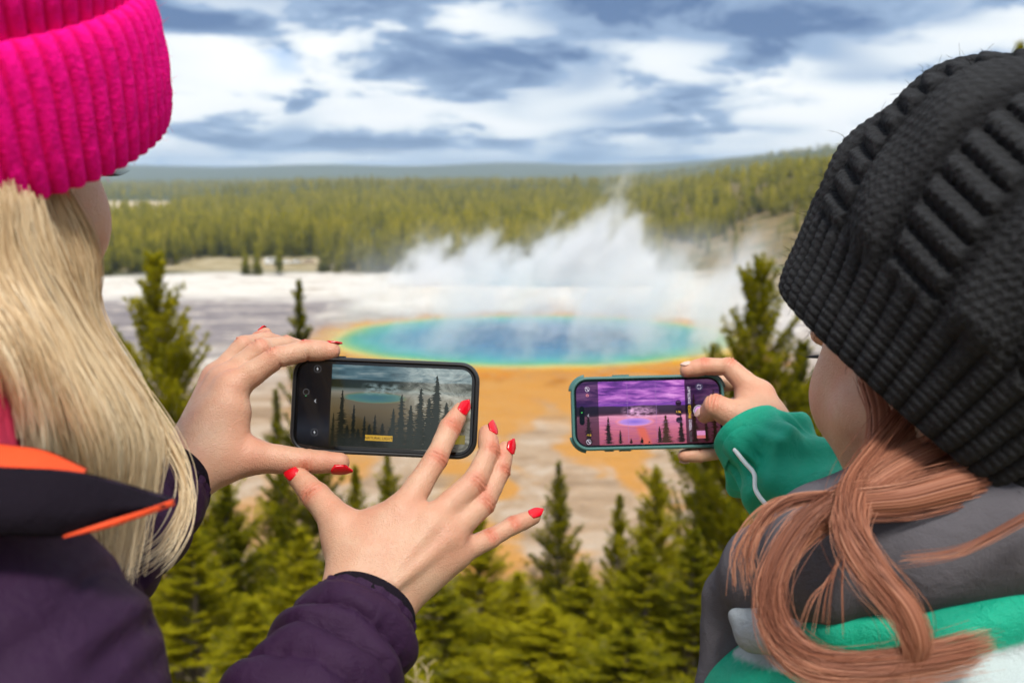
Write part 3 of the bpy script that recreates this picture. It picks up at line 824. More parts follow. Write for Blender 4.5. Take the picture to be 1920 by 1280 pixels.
def loft(fr, w, h, r, rings, mat, name, parent, cap0=True, cap1=True):
    v = []; f = []; n = None
    for ins, z in rings:
        q = rrect(w-2*ins, h-2*ins, max(r-ins, .0008)); n = len(q); v.append(fr(q[:, 0], q[:, 1], z))
    for k in range(len(rings)-1):
        for i_ in range(n): f.append((k*n+i_, k*n+(i_+1) % n, (k+1)*n+(i_+1) % n, (k+1)*n+i_))
    if cap0: f.append(tuple(range(n))[::-1])
    if cap1: f.append(tuple((len(rings)-1)*n+i_ for i_ in range(n)))
    return mesh_obj(name, np.concatenate(v), f, mat, parent, False)
def smooth_by_angle(o, deg=35):
    me = o.data; me.polygons.foreach_set('use_smooth', np.ones(len(me.polygons), dtype=bool))
    bm = bmesh.new(); bm.from_mesh(me)
    for e in bm.edges:
        if len(e.link_faces) == 2 and e.calc_face_angle(0) > R(deg): e.smooth = False
    bm.to_mesh(me); bm.free()
def emit(name, col, s=1.0):
    m, t, b = new_mat(name); m.cycles.emission_sampling = 'NONE'; b.inputs['Base Color'].default_value = (0, 0, 0, 1); b.inputs['Roughness'].default_value = .12
    b.inputs['Emission Color'].default_value = (*col, 1); b.inputs['Emission Strength'].default_value = s; return m
_fc = {}
def glyphs(txt):
    if txt in _fc: return _fc[txt]
    cu = bpy.data.curves.new('lettering', 'FONT'); cu.body = txt; cu.resolution_u = 3; cu.offset = .012
    cu.align_x = 'CENTER'; cu.align_y = 'CENTER'
    ob = bpy.data.objects.new('lettering', cu); COL.objects.link(ob); bpy.context.view_layer.update()
    me = ob.evaluated_get(bpy.context.evaluated_depsgraph_get()).to_mesh()
    v = np.array([p.co[:2] for p in me.vertices]); f = [tuple(p.vertices) for p in me.polygons]
    v = v-(v.max(0)+v.min(0))/2
    bpy.data.objects.remove(ob); bpy.data.curves.remove(cu); _fc[txt] = (v, f); return v, f

class Screen:
    def __init__(s, fr, w, h, z, parent): s.fr, s.w, s.h, s.z, s.p = fr, w, h, z, parent
    def xy(s, u, v): return (np.asarray(u, float)-.5)*s.w, (.5-np.asarray(v, float))*s.h
    def poly(s, name, pts, mat, lay=1):
        p = np.array(pts); x, y = s.xy(p[:, 0], p[:, 1]); return mesh_obj(name, s.fr(x, y, s.z+.00012*lay), [tuple(range(len(p)))], mat, s.p, False)
    def disc(s, name, u, v, r, mat, lay=1, ri=0.0, a0=0, a1=360, n=28):
        cx, cy = s.xy(u, v); a = np.radians(np.linspace(a0, a1, n+1)); vs = []; f = []
        if ri <= 0:
            vs = s.fr(cx+r*np.cos(a), cy+r*np.sin(a), s.z+.00012*lay); f = [tuple(range(n if a1-a0 >= 360 else n+1))]
        else:
            vs = np.concatenate([s.fr(cx+q*np.cos(a), cy+q*np.sin(a), s.z+.00012*lay) for q in (ri, r)])
            f = [(i_, i_+1, n+2+i_, n+1+i_) for i_ in range(n)]
        return mesh_obj(name, vs, f, mat, s.p, False)
    def text(s, name, txt, u, v, size, mat, rot=0, lay=2, squeeze=1.0):
        q, f = glyphs(txt); q = q*size*np.array([squeeze, 1]); c, n = math.cos(R(rot)), math.sin(R(rot))
        cx, cy = s.xy(u, v); return mesh_obj(name, s.fr(cx+q[:, 0]*c-q[:, 1]*n, cy+q[:, 0]*n+q[:, 1]*c, s.z+.00012*lay), f, mat, s.p, False)
    def bolt(s, name, u, v, k, mat, lay=2):
        cx, cy = s.xy(u, v); q = np.array([(.15, 1), (-.6, -.15), (-.05, -.15), (-.15, -1), (.6, .15), (.05, .15)])*k
        return mesh_obj(name, s.fr(cx+q[:, 0], cy+q[:, 1], s.z+.00012*lay), [tuple(range(6))], mat, s.p, False)
    def chevron(s, name, u, v, k, mat, lay=2):
        cx, cy = s.xy(u, v); q = np.array([(.5, 1), (-.5, 0), (.5, -1), (.5, -.6), (-.05, 0), (.5, .6)])*k
        return mesh_obj(name, s.fr(cx+q[:, 0], cy+q[:, 1], s.z+.00012*lay), [(0, 1, 4, 5), (1, 2, 3, 4)], mat, s.p, False)
    def tree(s, name, u, top, bot, wid, mat, lay=1, seed=0):
        r = np.random.default_rng(seed); n = 34; L = []; Rr = []
        for k in range(n):
            q = k/(n-1); v = top+(bot-top)*q; ww = wid*(.04+.96*q**.65)*r.uniform(.7, 1.1)
            L += [(u-ww*r.uniform(.35, 1.15), v+.004), (u-ww*r.uniform(.15, .5), v+.010)]
            Rr += [(u+ww*r.uniform(.35, 1.15), v+.004), (u+ww*r.uniform(.15, .5), v+.010)]
        pl, pr = np.array(L), np.array(Rr); pl[:, 1] = np.minimum(pl[:, 1], bot); pr[:, 1] = np.minimum(pr[:, 1], bot)
        x1, y1 = s.xy(pl[:, 0], pl[:, 1]); x2, y2 = s.xy(pr[:, 0], pr[:, 1]); m = len(pl)
        v = np.concatenate([s.fr(x1, y1, s.z+.00012*lay), s.fr(x2, y2, s.z+.00012*lay)])
        return mesh_obj(name, v, [(k, m+k, m+k+1, k+1) for k in range(m-1)], mat, s.p, False)
def screen_obj(fr, w, h, r, z, mat, parent):
    """the display, with 0..1 picture coordinates stored on its vertices"""
    q = rrect(w, h, r, 6); q = np.vstack([[0, 0], q]); n = len(q)-1
    return mesh_obj('screen', fr(q[:, 0], q[:, 1], z), [(0, 1+k, 1+(k+1) % n) for k in range(n)], mat, parent, False,
                    {'su': q[:, 0]/w+.5, 'sv': .5-q[:, 1]/h})
def screen_shader(name, fn, strength=1.0, smear_glare=False):
    m, t, b = new_mat(name); m.cycles.emission_sampling = 'NONE'
    u, v = t.attr('su'), t.attr('sv')
    t.val(b.inputs['Emission Color'], fn(t, u, v)); b.inputs['Emission Strength'].default_value = strength
    b.inputs['Base Color'].default_value = (.004, .004, .005, 1); b.inputs['Specular IOR Level'].default_value = .5
    if smear_glare:
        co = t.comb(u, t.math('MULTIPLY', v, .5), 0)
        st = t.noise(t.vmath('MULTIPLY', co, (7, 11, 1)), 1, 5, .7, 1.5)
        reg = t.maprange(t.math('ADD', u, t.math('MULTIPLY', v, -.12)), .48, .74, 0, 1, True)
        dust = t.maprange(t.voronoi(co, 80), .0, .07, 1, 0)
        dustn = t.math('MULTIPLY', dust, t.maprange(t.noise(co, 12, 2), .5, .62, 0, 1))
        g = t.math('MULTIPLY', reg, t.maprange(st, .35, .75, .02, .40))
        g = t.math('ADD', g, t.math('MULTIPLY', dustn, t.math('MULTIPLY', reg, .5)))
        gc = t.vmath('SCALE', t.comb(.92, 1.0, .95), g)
        t.val(b.inputs['Base Color'], gc)                       # dust and grease, with the glare on the right painted into the colour
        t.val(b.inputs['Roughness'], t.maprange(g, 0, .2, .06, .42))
    else: b.inputs['Roughness'].default_value = .07
    return m

# ---- black phone held by the person in the pink beanie
c1 = PV(720, 764, .800)
F1 = Frame(c1, CR*1.0+CU*(-math.tan(R(2.4)))-CF*.03, CU+CF*.04)
PW, PH = .1512, .0780
ph1 = empty('smartphone', tuple(c1), 'smartphone in a black case held sideways, showing a dark view of trees', 'phone')
m, t, b = new_mat('black rubber case'); b.inputs['Base Color'].default_value = (.012, .012, .013, 1); b.inputs['Roughness'].default_value = .42
t.val(b.inputs['Normal'], t.bump(t.noise(t.coord('Object'), 900, 2), .15, .0004)); M_CASE = m
o = loft(F1, PW, PH, .0155, [(.0030, -.0125), (.0012, -.0118), (.0002, -.0098), (0, -.006), (.0003, -.0012), (.0011, .0), (.0022, .0002), (.0030, -.0004), (.0033, -.0016)], M_CASE, 'case', ph1, True, False); smooth_by_angle(o)
M_GLASS = simple('black glass', (.004, .004, .005), .06)
o = loft(F1, PW-.0062, PH-.0062, .0125, [(0, -.0060), (0, -.0018), (.0006, -.0011)], M_GLASS, 'front_glass', ph1)
for x0, x1 in ((.052, .066), (.030, .046)):
    mbz = MB(); mbz.box(F1((x0+x1)/2-.10, PH/2+.0002, -.006), x1-x0, .0016, .004, np.stack([F1.x, F1.y, F1.z], 1)); mbz.build('side_button', M_CASE, ph1, False)
def pic1(t, u, v):
    wob = t.noise(t.comb(t.math('MULTIPLY', u, 5), t.math('MULTIPLY', v, 16), 0), 1, 4, .6)
    vv = t.math('ADD', v, t.math('MULTIPLY', t.math('SUBTRACT', wob, .5), .05))
    sky_ = t.ramp(wob, [(.34, (.020, .050, .065)), (.5, (.055, .105, .125)), (.66, (.15, .20, .21))])
    land = t.ramp(vv, [(.20, (.006, .010, .006)), (.27, (.010, .016, .008)), (.30, (.09, .11, .10)), (.34, (.16, .15, .12)), (.40, (.10, .085, .055)), (.55, (.085, .062, .030)), (.75, (.045, .034, .016)), (1, (.010, .008, .005))])
    c = t.mix(t.maprange(vv, .165, .185, 0, 1), sky_, land)
    ex_ = t.math('DIVIDE', t.math('SUBTRACT', u, .445), .185); ey_ = t.math('DIVIDE', t.math('SUBTRACT', v, .385), .070)
    r_ = t.math('SQRT', t.math('ADD', t.math('MULTIPLY', ex_, ex_), t.math('MULTIPLY', ey_, ey_)))
    c = t.mix(t.maprange(r_, 1.06, .9, 0, 1, True), c, t.ramp(t.math('ADD', r_, t.math('MULTIPLY', t.math('SUBTRACT', wob, .5), .9)), [(.2, (.035, .10, .12)), (.75, (.050, .13, .115)), (1, (.12, .12, .06))]))
    so = t.mix(t.maprange(t.math('ABSOLUTE', t.math('SUBTRACT', u, .56)), .05, .02, 0, 1, True), (.085, .062, .03), (.16, .085, .025))
    pl_ = t.math('MULTIPLY', t.maprange(t.noise(t.comb(t.math('MULTIPLY', u, 22), t.math('MULTIPLY', v, 22), 3), 1, 4, .6), .42, .7, 0, 1), t.math('MULTIPLY', t.maprange(t.math('ABSOLUTE', t.math('SUBTRACT', u, .48)), .13, .06, 0, 1, True), t.maprange(t.math('ABSOLUTE', t.math('SUBTRACT', v, .28)), .09, .02, 0, 1, True)))
    c = t.mix(pl_, c, (.22, .30, .30))
    panel = t.maprange(u, .186, .190, 1, 0)
    dim = t.ramp(v, [(.0, (.004, .004, .005)), (.6, (.006, .006, .008)), (.8, (.012, .015, .022)), (1, (.004, .004, .005))])
    return t.mix(panel, c, dim)
SW, SH = PW-.0118, PH-.0118
zs = -.0009
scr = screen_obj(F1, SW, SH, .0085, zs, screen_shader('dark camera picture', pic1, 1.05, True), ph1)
S1 = Screen(F1, SW, SH, zs, scr)
E_TREE = emit('dark tree picture', (.006, .008, .005)); E_TREE2 = emit('dim tree picture', (.013, .018, .014))
for k, (u, tp, w_) in enumerate(((.255, .30, .052), (.325, .47, .036), (.39, .60, .032), (.45, .58, .032), (.42, .70, .05), (.495, .68, .05), (.208, .58, .025), (.29, .72, .06), (.355, .76, .06), (.54, .74, .06), (.46, .80, .08))): S1.tree('tree_image', u, tp, .985, w_, E_TREE, 1, k)
for k, (u, tp, w_) in enumerate(((.60, .32, .066), (.71, .24, .075), (.80, .08, .080), (.555, .50, .05), (.655, .45, .07), (.76, .35, .08), (.86, .40, .08))): S1.tree('tree_image', u, tp, .985, w_, E_TREE2, 2+k % 2, 20+k)
E_YEL = emit('yellow caption plate', (.46, .27, .025), 1.0); E_INK = emit('dark caption lettering', (.05, .025, .004)); E_ICON = emit('grey camera icons', (.45, .45, .46)); E_DIM = emit('dim camera icons', (.07, .07, .075))
S1.poly('caption_plate', [(.398, .838), (.557, .838), (.557, .905), (.398, .905)], E_YEL, 5)
S1.text('lettering', 'NATURAL LIGHT', .4775, .872, .0030, E_INK, 0, 7, .98)
for v_ in (.065, .835): S1.disc('icon_ring', .103, v_, .0030, E_DIM, 2, .0026); S1.bolt('flash_icon', .103, v_, .0016, E_ICON, 3)
S1.chevron('arrow_icon', .098, .455, .0016, E_ICON, 3); S1.disc('icon_ring', .043, .35, .0026, E_DIM, 2, .0021); S1.disc('camera_dot', .043, .40, .0004, emit('green camera light', (.05, .5, .12)), 3)
S1.poly('mode_plate', [(.905, .80), (.975, .79), (.975, .90), (.905, .905)], emit('yellow mode plate', (.16, .12, .015)), 2)

# ---- green phone held by the person in the dark hat
c2 = PV(1215.5, 772.5, 1.0)
F2 = Frame(c2, CR*1.0+CU*math.tan(R(1.5))-CF*.02, CU+CF*.10)
QW, QH = .1545, .0745
ph2 = empty('smartphone', tuple(c2), 'smartphone in a teal green case showing a purple tinted view of the spring', 'phone')
M_TEAL = simple('teal green case', (.060, .165, .155), .45)
o = loft(F2, QW, QH, .0165, [(.0030, -.0125), (.0012, -.0118), (.0002, -.0098), (0, -.006), (.0003, -.0010), (.0011, .0004), (.0024, .0006), (.0032, .0), (.0036, -.0014)], M_TEAL, 'case', ph2, True, False); smooth_by_angle(o)
rot2 = np.stack([F2.x, F2.y, F2.z], 1)
for x0, y0, w_ in ((-.026, QH/2+.0003, .017), (-.040, -QH/2-.0003, .009), (-.024, -QH/2-.0003, .012)):
    mbz = MB(); mbz.box(F2(x0, y0, -.006), w_, .0018, .0045, rot2); mbz.build('side_button', M_TEAL, ph2, False)
for sx_ in (-1, 1):
    for sy_ in (-1, 1): 
        a = np.radians(np.linspace(8, 82, 9)); mbz = MB(); mbz.tube(F2(sx_*(QW/2-.0165+.0168*np.cos(a)), sy_*(QH/2-.0165+.0168*np.sin(a)), -.005), .0022, 6); mbz.build('corner_bumper', M_TEAL, ph2)
loft(F2, QW-.0070, QH-.0070, .0130, [(0, -.0060), (0, -.0016), (.0006, -.0009)], M_GLASS, 'front_glass', ph2)
def pic2(t, u, v):
    w0 = t.noise(t.comb(t.math('MULTIPLY', u, 5), t.math('MULTIPLY', v, 15), 1.3), 1, 5, .6, .4)
    vv = t.math('ADD', v, t.math('MULTIPLY', t.math('SUBTRACT', w0, .5), .05))
    sky_ = t.ramp(w0, [(.30, (.045, .012, .11)), (.45, (.15, .035, .26)), (.56, (.38, .11, .45)), (.70, (.66, .28, .66))])
    sky_ = t.mix(t.maprange(v, .30, .40, 0, .8), sky_, (.13, .035, .33))
    land = t.ramp(vv, [(.40, (.040, .018, .045)), (.50, (.030, .012, .025)), (.535, (.10, .03, .06)), (.56, (.68, .27, .40)), (.64, (.55, .17, .30)), (.80, (.48, .12, .17)), (1, (.34, .07, .10))])
    band = t.noise(t.comb(t.math('MULTIPLY', u, 8), t.math('MULTIPLY', v, 40), 7), 1, 4, .65)
    land = t.mix(t.math('MULTIPLY', t.maprange(band, .45, .7, 0, .7), t.maprange(v, .54, .58, 0, 1)), land, (.30, .07, .17))
    c = t.mix(t.maprange(vv, .385, .40, 0, 1), sky_, land)
    ex_ = t.math('DIVIDE', t.math('SUBTRACT', u, .405), .135); ey_ = t.math('DIVIDE', t.math('SUBTRACT', v, .645), .072)
    r_ = t.math('SQRT', t.math('ADD', t.math('MULTIPLY', ex_, ex_), t.math('MULTIPLY', ey_, ey_)))
    c = t.mix(t.maprange(r_, 1.08, .9, 0, 1, True), c, t.ramp(r_, [(.1, (.22, .13, .55)), (.7, (.42, .22, .60)), (1, (.72, .22, .22))]))
    sx_ = t.math('SUBTRACT', u, t.math('ADD', .44, t.math('MULTIPLY', t.math('SUBTRACT', v, .7), .15)))
    c = t.mix(t.math('MULTIPLY', t.maprange(t.math('ABSOLUTE', sx_), .05, .012, 0, 1, True), t.maprange(v, .70, .76, 0, .8)), c, (.62, .11, .05))
    pl_ = t.math('MULTIPLY', t.maprange(t.noise(t.comb(t.math('MULTIPLY', u, 24), t.math('MULTIPLY', v, 20), 3), 1, 4, .6), .40, .66, 0, 1), t.math('MULTIPLY', t.maprange(t.math('ABSOLUTE', t.math('SUBTRACT', u, .44)), .14, .05, 0, 1, True), t.maprange(t.math('ABSOLUTE', t.math('SUBTRACT', v, .50)), .12, .03, 0, 1, True)))
    c = t.mix(pl_, c, (.80, .42, .68))
    pan = t.math('MAXIMUM', t.maprange(u, .152, .156, .80, 0), t.maprange(u, .758, .762, 0, .86))
    return t.mix(pan, c, (.004, .002, .006))
TW, TH = QW-.0110, QH-.0110
zs = -.0006
scr = screen_obj(F2, TW, TH, .0105, zs, screen_shader('purple camera picture', pic2, 1.0), ph2)
S2 = Screen(F2, TW, TH, zs, scr)
E_T2 = emit('tree picture in shade', (.014, .006, .004)); E_T3 = emit('warm tree picture', (.045, .018, .006))
for k, (u, tp, w_, mt) in enumerate(((.218, .55, .050, E_T2), (.30, .76, .026, E_T2), (.375, .90, .018, E_T2), (.45, .885, .022, E_T2), (.50, .95, .012, E_T2), (.62, .545, .072, E_T3), (.575, .72, .04, E_T2), (.725, .52, .045, E_T2), (.08, .50, .050, E_T2), (.82, .22, .045, E_T2), (.96, .15, .04, E_T2), (.90, .62, .04, E_T2))): S2.tree('tree_image', u, tp, .985, w_, mt, 1+k % 2, 40+k)
E_W = emit('white camera lettering', (.62, .55, .66)); E_Y2 = emit('yellow camera lettering', (.78, .48, .02)); E_DK = emit('dark camera button', (.02, .008, .022)); E_PK = emit('pink shutter button', (.62, .30, .66)); E_BK = emit('black cutout', (.0005, .0005, .0006)); E_LN = emit('faint grid line', (.30, .16, .36))
for txt, v_, mt, sz in (('PORTRAIT', .245, E_W, .0037), ('PHOTO', .505, E_Y2, .0037), ('VIDEO', .715, E_W, .0037), ('MATIC', .895, E_DIM, .0037)): S2.text('lettering', txt, .790, v_, sz, mt, 90, 4)
for v_ in (.365, .505, .635): S2.disc('zoom_button', .713, v_, .0030 if v_ != .505 else .0040, E_DK, 3)
S2.text('lettering', '1.7x', .713, .505, .0030, E_Y2, 0, 5)
S2.disc('shutter_button', .855, .495, .0044, E_PK, 4); S2.disc('shutter_ring', .855, .495, .0056, E_W, 4, .0050)
S2.disc('flip_button', .862, .120, .0038, emit('grey flip button', (.05, .04, .09)), 3); S2.disc('flip_icon', .862, .120, .0022, E_W, 4, .0018, 20, 170); S2.disc('flip_icon', .862, .120, .0022, E_W, 4, .0018, 200, 350)
S2.poly('thumbnail', [(.833, .81), (.892, .81), (.892, .93), (.833, .93)], emit('pink thumbnail', (.55, .22, .42)), 3); S2.poly('thumbnail_land', [(.833, .88), (.892, .88), (.892, .93), (.833, .93)], emit('red thumbnail land', (.48, .12, .12)), 4)
for v_ in (.115, .945): S2.disc('icon_ring', .078, v_, .0024, E_W, 3, .0020)
S2.poly('slash_icon', [(.066, .085), (.070, .080), (.092, .142), (.088, .148)], E_W, 4); S2.poly('slash_icon', [(.066, .915), (.070, .910), (.092, .972), (.088, .978)], E_W, 4)
S2.disc('live_icon', .078, .21, .0014, emit('red live icon', (.65, .20, .22)), 3, .0007); S2.chevron('arrow_icon', .080, .53, .0015, E_W, 3); S2.text('lettering', '+1.0', .080, .838, .0026, E_Y2, 0, 4)
q = rrect(.0052, .0190, .0026, 6); x_, y_ = S2.xy(.036, .53); mesh_obj('camera_cutout', F2(q[:, 0]+x_, q[:, 1]+y_, zs+.0006), [tuple(range(len(q)))], E_BK, scr, False)
S2.disc('camera_dot', .036, .48, .0005, emit('green camera light 2', (.1, .75, .15)), 6)
for u_ in (.357, .557): S2.poly('grid_line', [(u_-.0008, .03), (u_+.0008, .03), (u_+.0008, .97), (u_-.0008, .97)], E_LN, 4)
for v_ in (.345, .66): S2.poly('grid_line', [(.157, v_-.0015), (.757, v_-.0015), (.757, v_+.0015), (.157, v_+.0015)], E_LN, 4)
# ================================================================ people: materials
def skin_mat(name, base, red):
    m, t, b = new_mat(name)
    co = t.coord('Object')
    n = t.noise(co, 38, 4, .6); n2 = t.noise(co, 420, 3, .6)
    tint = t.attr('tint')
    c = t.mix(t.maprange(n, .35, .7, 0, .55), base, red)
    c = t.mix(t.math('MULTIPLY', tint, .95, clamp=True), c, tuple(x*y for x, y in zip(red, (1.0, .82, .80))))
    fr = t.maprange(t.voronoi(co, 95), .0, .09, 1, 0)            # a few small freckles
    fsel = t.maprange(t.noise(co, 60, 1), .6, .66, 0, 1)
    c = t.mix(t.math('MULTIPLY', t.math('MULTIPLY', fr, fsel), .55), c, (.28, .12, .06))
    c = t.mix(t.maprange(n2, .4, .75, 0, .18), c, tuple(x*.8 for x in base))
    t.val(b.inputs['Base Color'], c)
    b.inputs['Subsurface Weight'].default_value = .12; b.inputs['Subsurface Scale'].default_value = .006
    b.inputs['Subsurface Radius'].default_value = (1.0, .35, .18)
    t.val(b.inputs['Roughness'], t.maprange(n2, .3, .7, .40, .56)); b.inputs['Specular IOR Level'].default_value = .42
    h = t.math('ADD', t.math('MULTIPLY', t.voronoi(co, 900), .5), t.math('MULTIPLY', t.noise(co, 260, 3, .6), .8))
    t.val(b.inputs['Normal'], t.bump(h, .6, .0009))
    return m
M_SKIN1 = skin_mat('pale skin', (.56, .345, .232), (.52, .205, .125))
M_SKIN2 = skin_mat('warm skin', (.60, .37, .245), (.58, .235, .145))
M_NAIL = simple('red nail polish', (.62, .003, .014), .18, 0, .45)
M_NAIL.node_tree.nodes['Principled BSDF'].inputs['Coat Weight'].default_value = .15
M_NAIL2 = simple('bare fingernail', (.72, .46, .38), .3)

# ================================================================ hands
def hand_sdf(h, lo, hi, fingers, cones, k_palm=.012, k_web=.006):
    """fingers: list of (points[4 or 3], radii); cones: palm bones (a, b, ra, rb, k)"""
    s = SDF(lo, hi, h)
    for a, b, ra, rb, k in cones: s.cone(a, b, ra, rb, k)
    for pts, rad in fingers:
        fs = SDF(lo, hi, h) if False else None
        n = len(pts)
        for i in range(n-1):
            mid = (pts[i]+pts[i+1])/2; rm = (rad[i]+rad[i+1])/2*(.955 if i == 0 else .935 if i < n-2 else .99)     # fingers narrow between the joints
            s.cone(pts[i], mid, rad[i], rm, k_web if i == 0 else .0016); s.cone(mid, pts[i+1], rm, rad[i+1], .0016)
    return s
def finger_frame(a, b, dorsal):
    ax = b-a; ax = ax/np.linalg.norm(ax); dn = np.array(dorsal, dtype=float); dn = dn-ax*(dn@ax); dn /= np.linalg.norm(dn)
    return ax, dn, np.cross(ax, dn)
def detail_hand(v, f, fingers, dorsals, knuckle_amp=.0011):
    """knuckle bulges, dorsal creases and a redness attribute"""
    N = vnormals(v, f); tint = np.zeros(len(v)); disp = np.zeros(len(v))
    for (pts, rad), dn in zip(fingers, dorsals):
        n = len(pts)
        for j in range(1, n-1):
            ax, d, sd_ = finger_frame(pts[j-1], pts[j+1], dn)
            q = v-pts[j]; al = q@ax; up_ = q@d; la = q@sd_
            r = rad[j]
            near = np.exp(-(la/(r*1.1))**4)*(np.abs(al) < 4*r)*(np.linalg.norm(q, axis=1) < 2.6*r)
            dors = np.clip((up_/r+.1)*1.2, 0, 1)*near
            disp += dors*knuckle_amp*.5*np.exp(-(al/(r*.8))**2)
            for off, am in ((-.42, .55), (-.14, 1.0), (.16, .9), (.46, .5)):
                w = .00085
                disp -= dors*am*.0021*np.exp(-((al-off*r - .12*la*np.sign(off))/w)**2)*np.clip(1.15-(la/(r*.9))**2, 0, 1)
                tint += .70*dors*am*np.exp(-((al-off*r)/(w*1.3))**2)
            pal = np.clip((-up_/r-.1)*1.2, 0, 1)*near                     # flexion crease
            disp -= pal*.0012*np.exp(-(al/.0012)**2); tint += .5*pal*np.exp(-(al/.0016)**2)
            tint += .50*dors*np.exp(-(al/(r*1.1))**2)
        q = v-pts[-1]; tint += .42*np.exp(-(np.linalg.norm(q, axis=1)/(rad[-1]*2.0))**2)
        q = v-pts[0]; tint += .40*np.exp(-(np.linalg.norm(q, axis=1)/(rad[0]*1.5))**2)
    disp += .00045*hashn(v, 200, 3)+.0004*hashn(v, 90, 5); tint += .10*hashn(v, 120, 9)+.10*hashn(v, 55, 4)
    return v+N*disp[:, None], np.clip(tint, 0, 1)
def nail(a, b, r, dorsal, mat, parent, length=.0125, width=.0098, over=.0045, lift=.0, name='fingernail'):
    """almond nail shell on the last finger bone a->b (b = fingertip centre)"""
    ax, dn, sd_ = finger_frame(a, b, dorsal)
    nu, nv = 11, 13; vs = []
    for lay in (0, 1):
        for i in range(nu):
            u = -1+2*i/(nu-1)
            for j in range(nv):
                tt = j/(nv-1)
                base = -length+over+r*.55
                x = base+length*tt
                wv = width*.5*(1-.10*(1-tt)**2)*(1-max(0, tt-.52)**2*2.9)
                # cuticle is rounded, the free edge almond shaped
                x2 = x + (.18*width*(-(u*u))*(tt) if tt > .5 else .0) + (.22*width*u*u*(1-tt)*1.0)
                yy = u*max(wv, .0008)
                rr = r*1.06
                z = math.sqrt(max(rr*rr-yy*yy*.72, 1e-8)) - .0004 + lift + (.0011 if lay == 0 else -.0002)
                z -= .0011*max(0, tt-.35)**2 + .0006*(1-tt)**3*lay
                vs.append(b+ax*x2+sd_*yy+dn*(z-.06*max(0, x)*1.0))
    f = []
    def I(l, i, j): return l*nu*nv+i*nv+j
    for i in range(nu-1):
        for j in range(nv-1):
            f.append((I(0,i,j), I(0,i+1,j), I(0,i+1,j+1), I(0,i,j+1))); f.append((I(1,i,j), I(1,i,j+1), I(1,i+1,j+1), I(1,i+1,j)))
    for i in range(nu-1):
        f.append((I(0,i,0), I(1,i,0), I(1,i+1,0), I(0,i+1,0))); f.append((I(0,i,nv-1), I(0,i+1,nv-1), I(1,i+1,nv-1), I(1,i,nv-1)))
    for j in range(nv-1):
        f.append((I(0,0,j), I(0,0,j+1), I(1,0,j+1), I(1,0,j))); f.append((I(0,nu-1,j), I(1,nu-1,j), I(1,nu-1,j+1), I(0,nu-1,j+1)))
    return mesh_obj(name, vs, f, mat, parent)
def bounds(arrs, m):
    a = np.array(arrs); return a.min(0)-m, a.max(0)+m
def make_hand(fingers, dorsals, cones, h=.00125, margin=.024, tendons=()):
    pts = [p for fg in fingers for p in fg[0]]+[c[0] for c in cones]+[c[1] for c in cones]
    lo, hi = bounds(pts, margin)
    s = hand_sdf(h, lo, hi, fingers, cones)
    for a, b, r, k in tendons: s.cone(a, b, r, r*.8, k)
    v, f = s.mesh(); v = smooth_mesh(v, f, 2, .5)
    v, tint = detail_hand(v, f, fingers, dorsals)
    return v, f, tint

# --- left hand of the person in the pink beanie: grips the phone's left end from above and below
d_ = D
HL_F = [
 ([PV(431,730,.786), PV(518,671,.792), PV(574,657,.802), PV(622,658,.8065)], [.0112,.0096,.0086,.0072]),   # index
 ([PV(418,714,.802), PV(490,656,.808), PV(536,648,.826), PV(572,656,.838)], [.0112,.0098,.0086,.0072]),     # middle
 ([PV(406,708,.820), PV(457,650,.826), PV(500,640,.846), PV(540,650,.860)], [.0108,.0092,.0082,.0070]),     # ring
 ([PV(398,716,.838), PV(455,656,.850), PV(484,638,.862), PV(498,626,.870)], [.0098,.0080,.0070,.0060]),     # little
 ([PV(470,856,.780), PV(572,864,.789), PV(636,867,.795)], [.0134,.0098,.0082]),                              # thumb
]
HL_D = [d_(-.35,.9,.1), d_(-.5,.8,.2), d_(-.6,.7,.3), d_(-.75,.5,.2), d_(.05,-.72,-.68)]
W = PV(346,880,.760)
HL_C = [
 (PV(352,868,.762), PV(431,730,.786), .0185, .0125, .010),
 (PV(346,866,.772), PV(418,714,.802), .0180, .0125, .012),
 (PV(346,872,.782), PV(406,708,.820), .0170, .0120, .012),
 (PV(350,884,.790), PV(398,716,.838), .0160, .0110, .012),
 (PV(366,886,.766), PV(470,856,.780), .0190, .0136, .014),       # thumb metacarpal
 (PV(400,850,.772), PV(436,770,.782), .0150, .0110, .014),        # web
 (PV(430,838,.776), PV(438,780,.782), .0110, .0090, .014),
 (PV(330,905,.752), PV(356,872,.770), .0210, .0205, .010),        # wrist
 (PV(200,1040,.690), PV(330,905,.752), .0300, .0212, .010),       # forearm
]
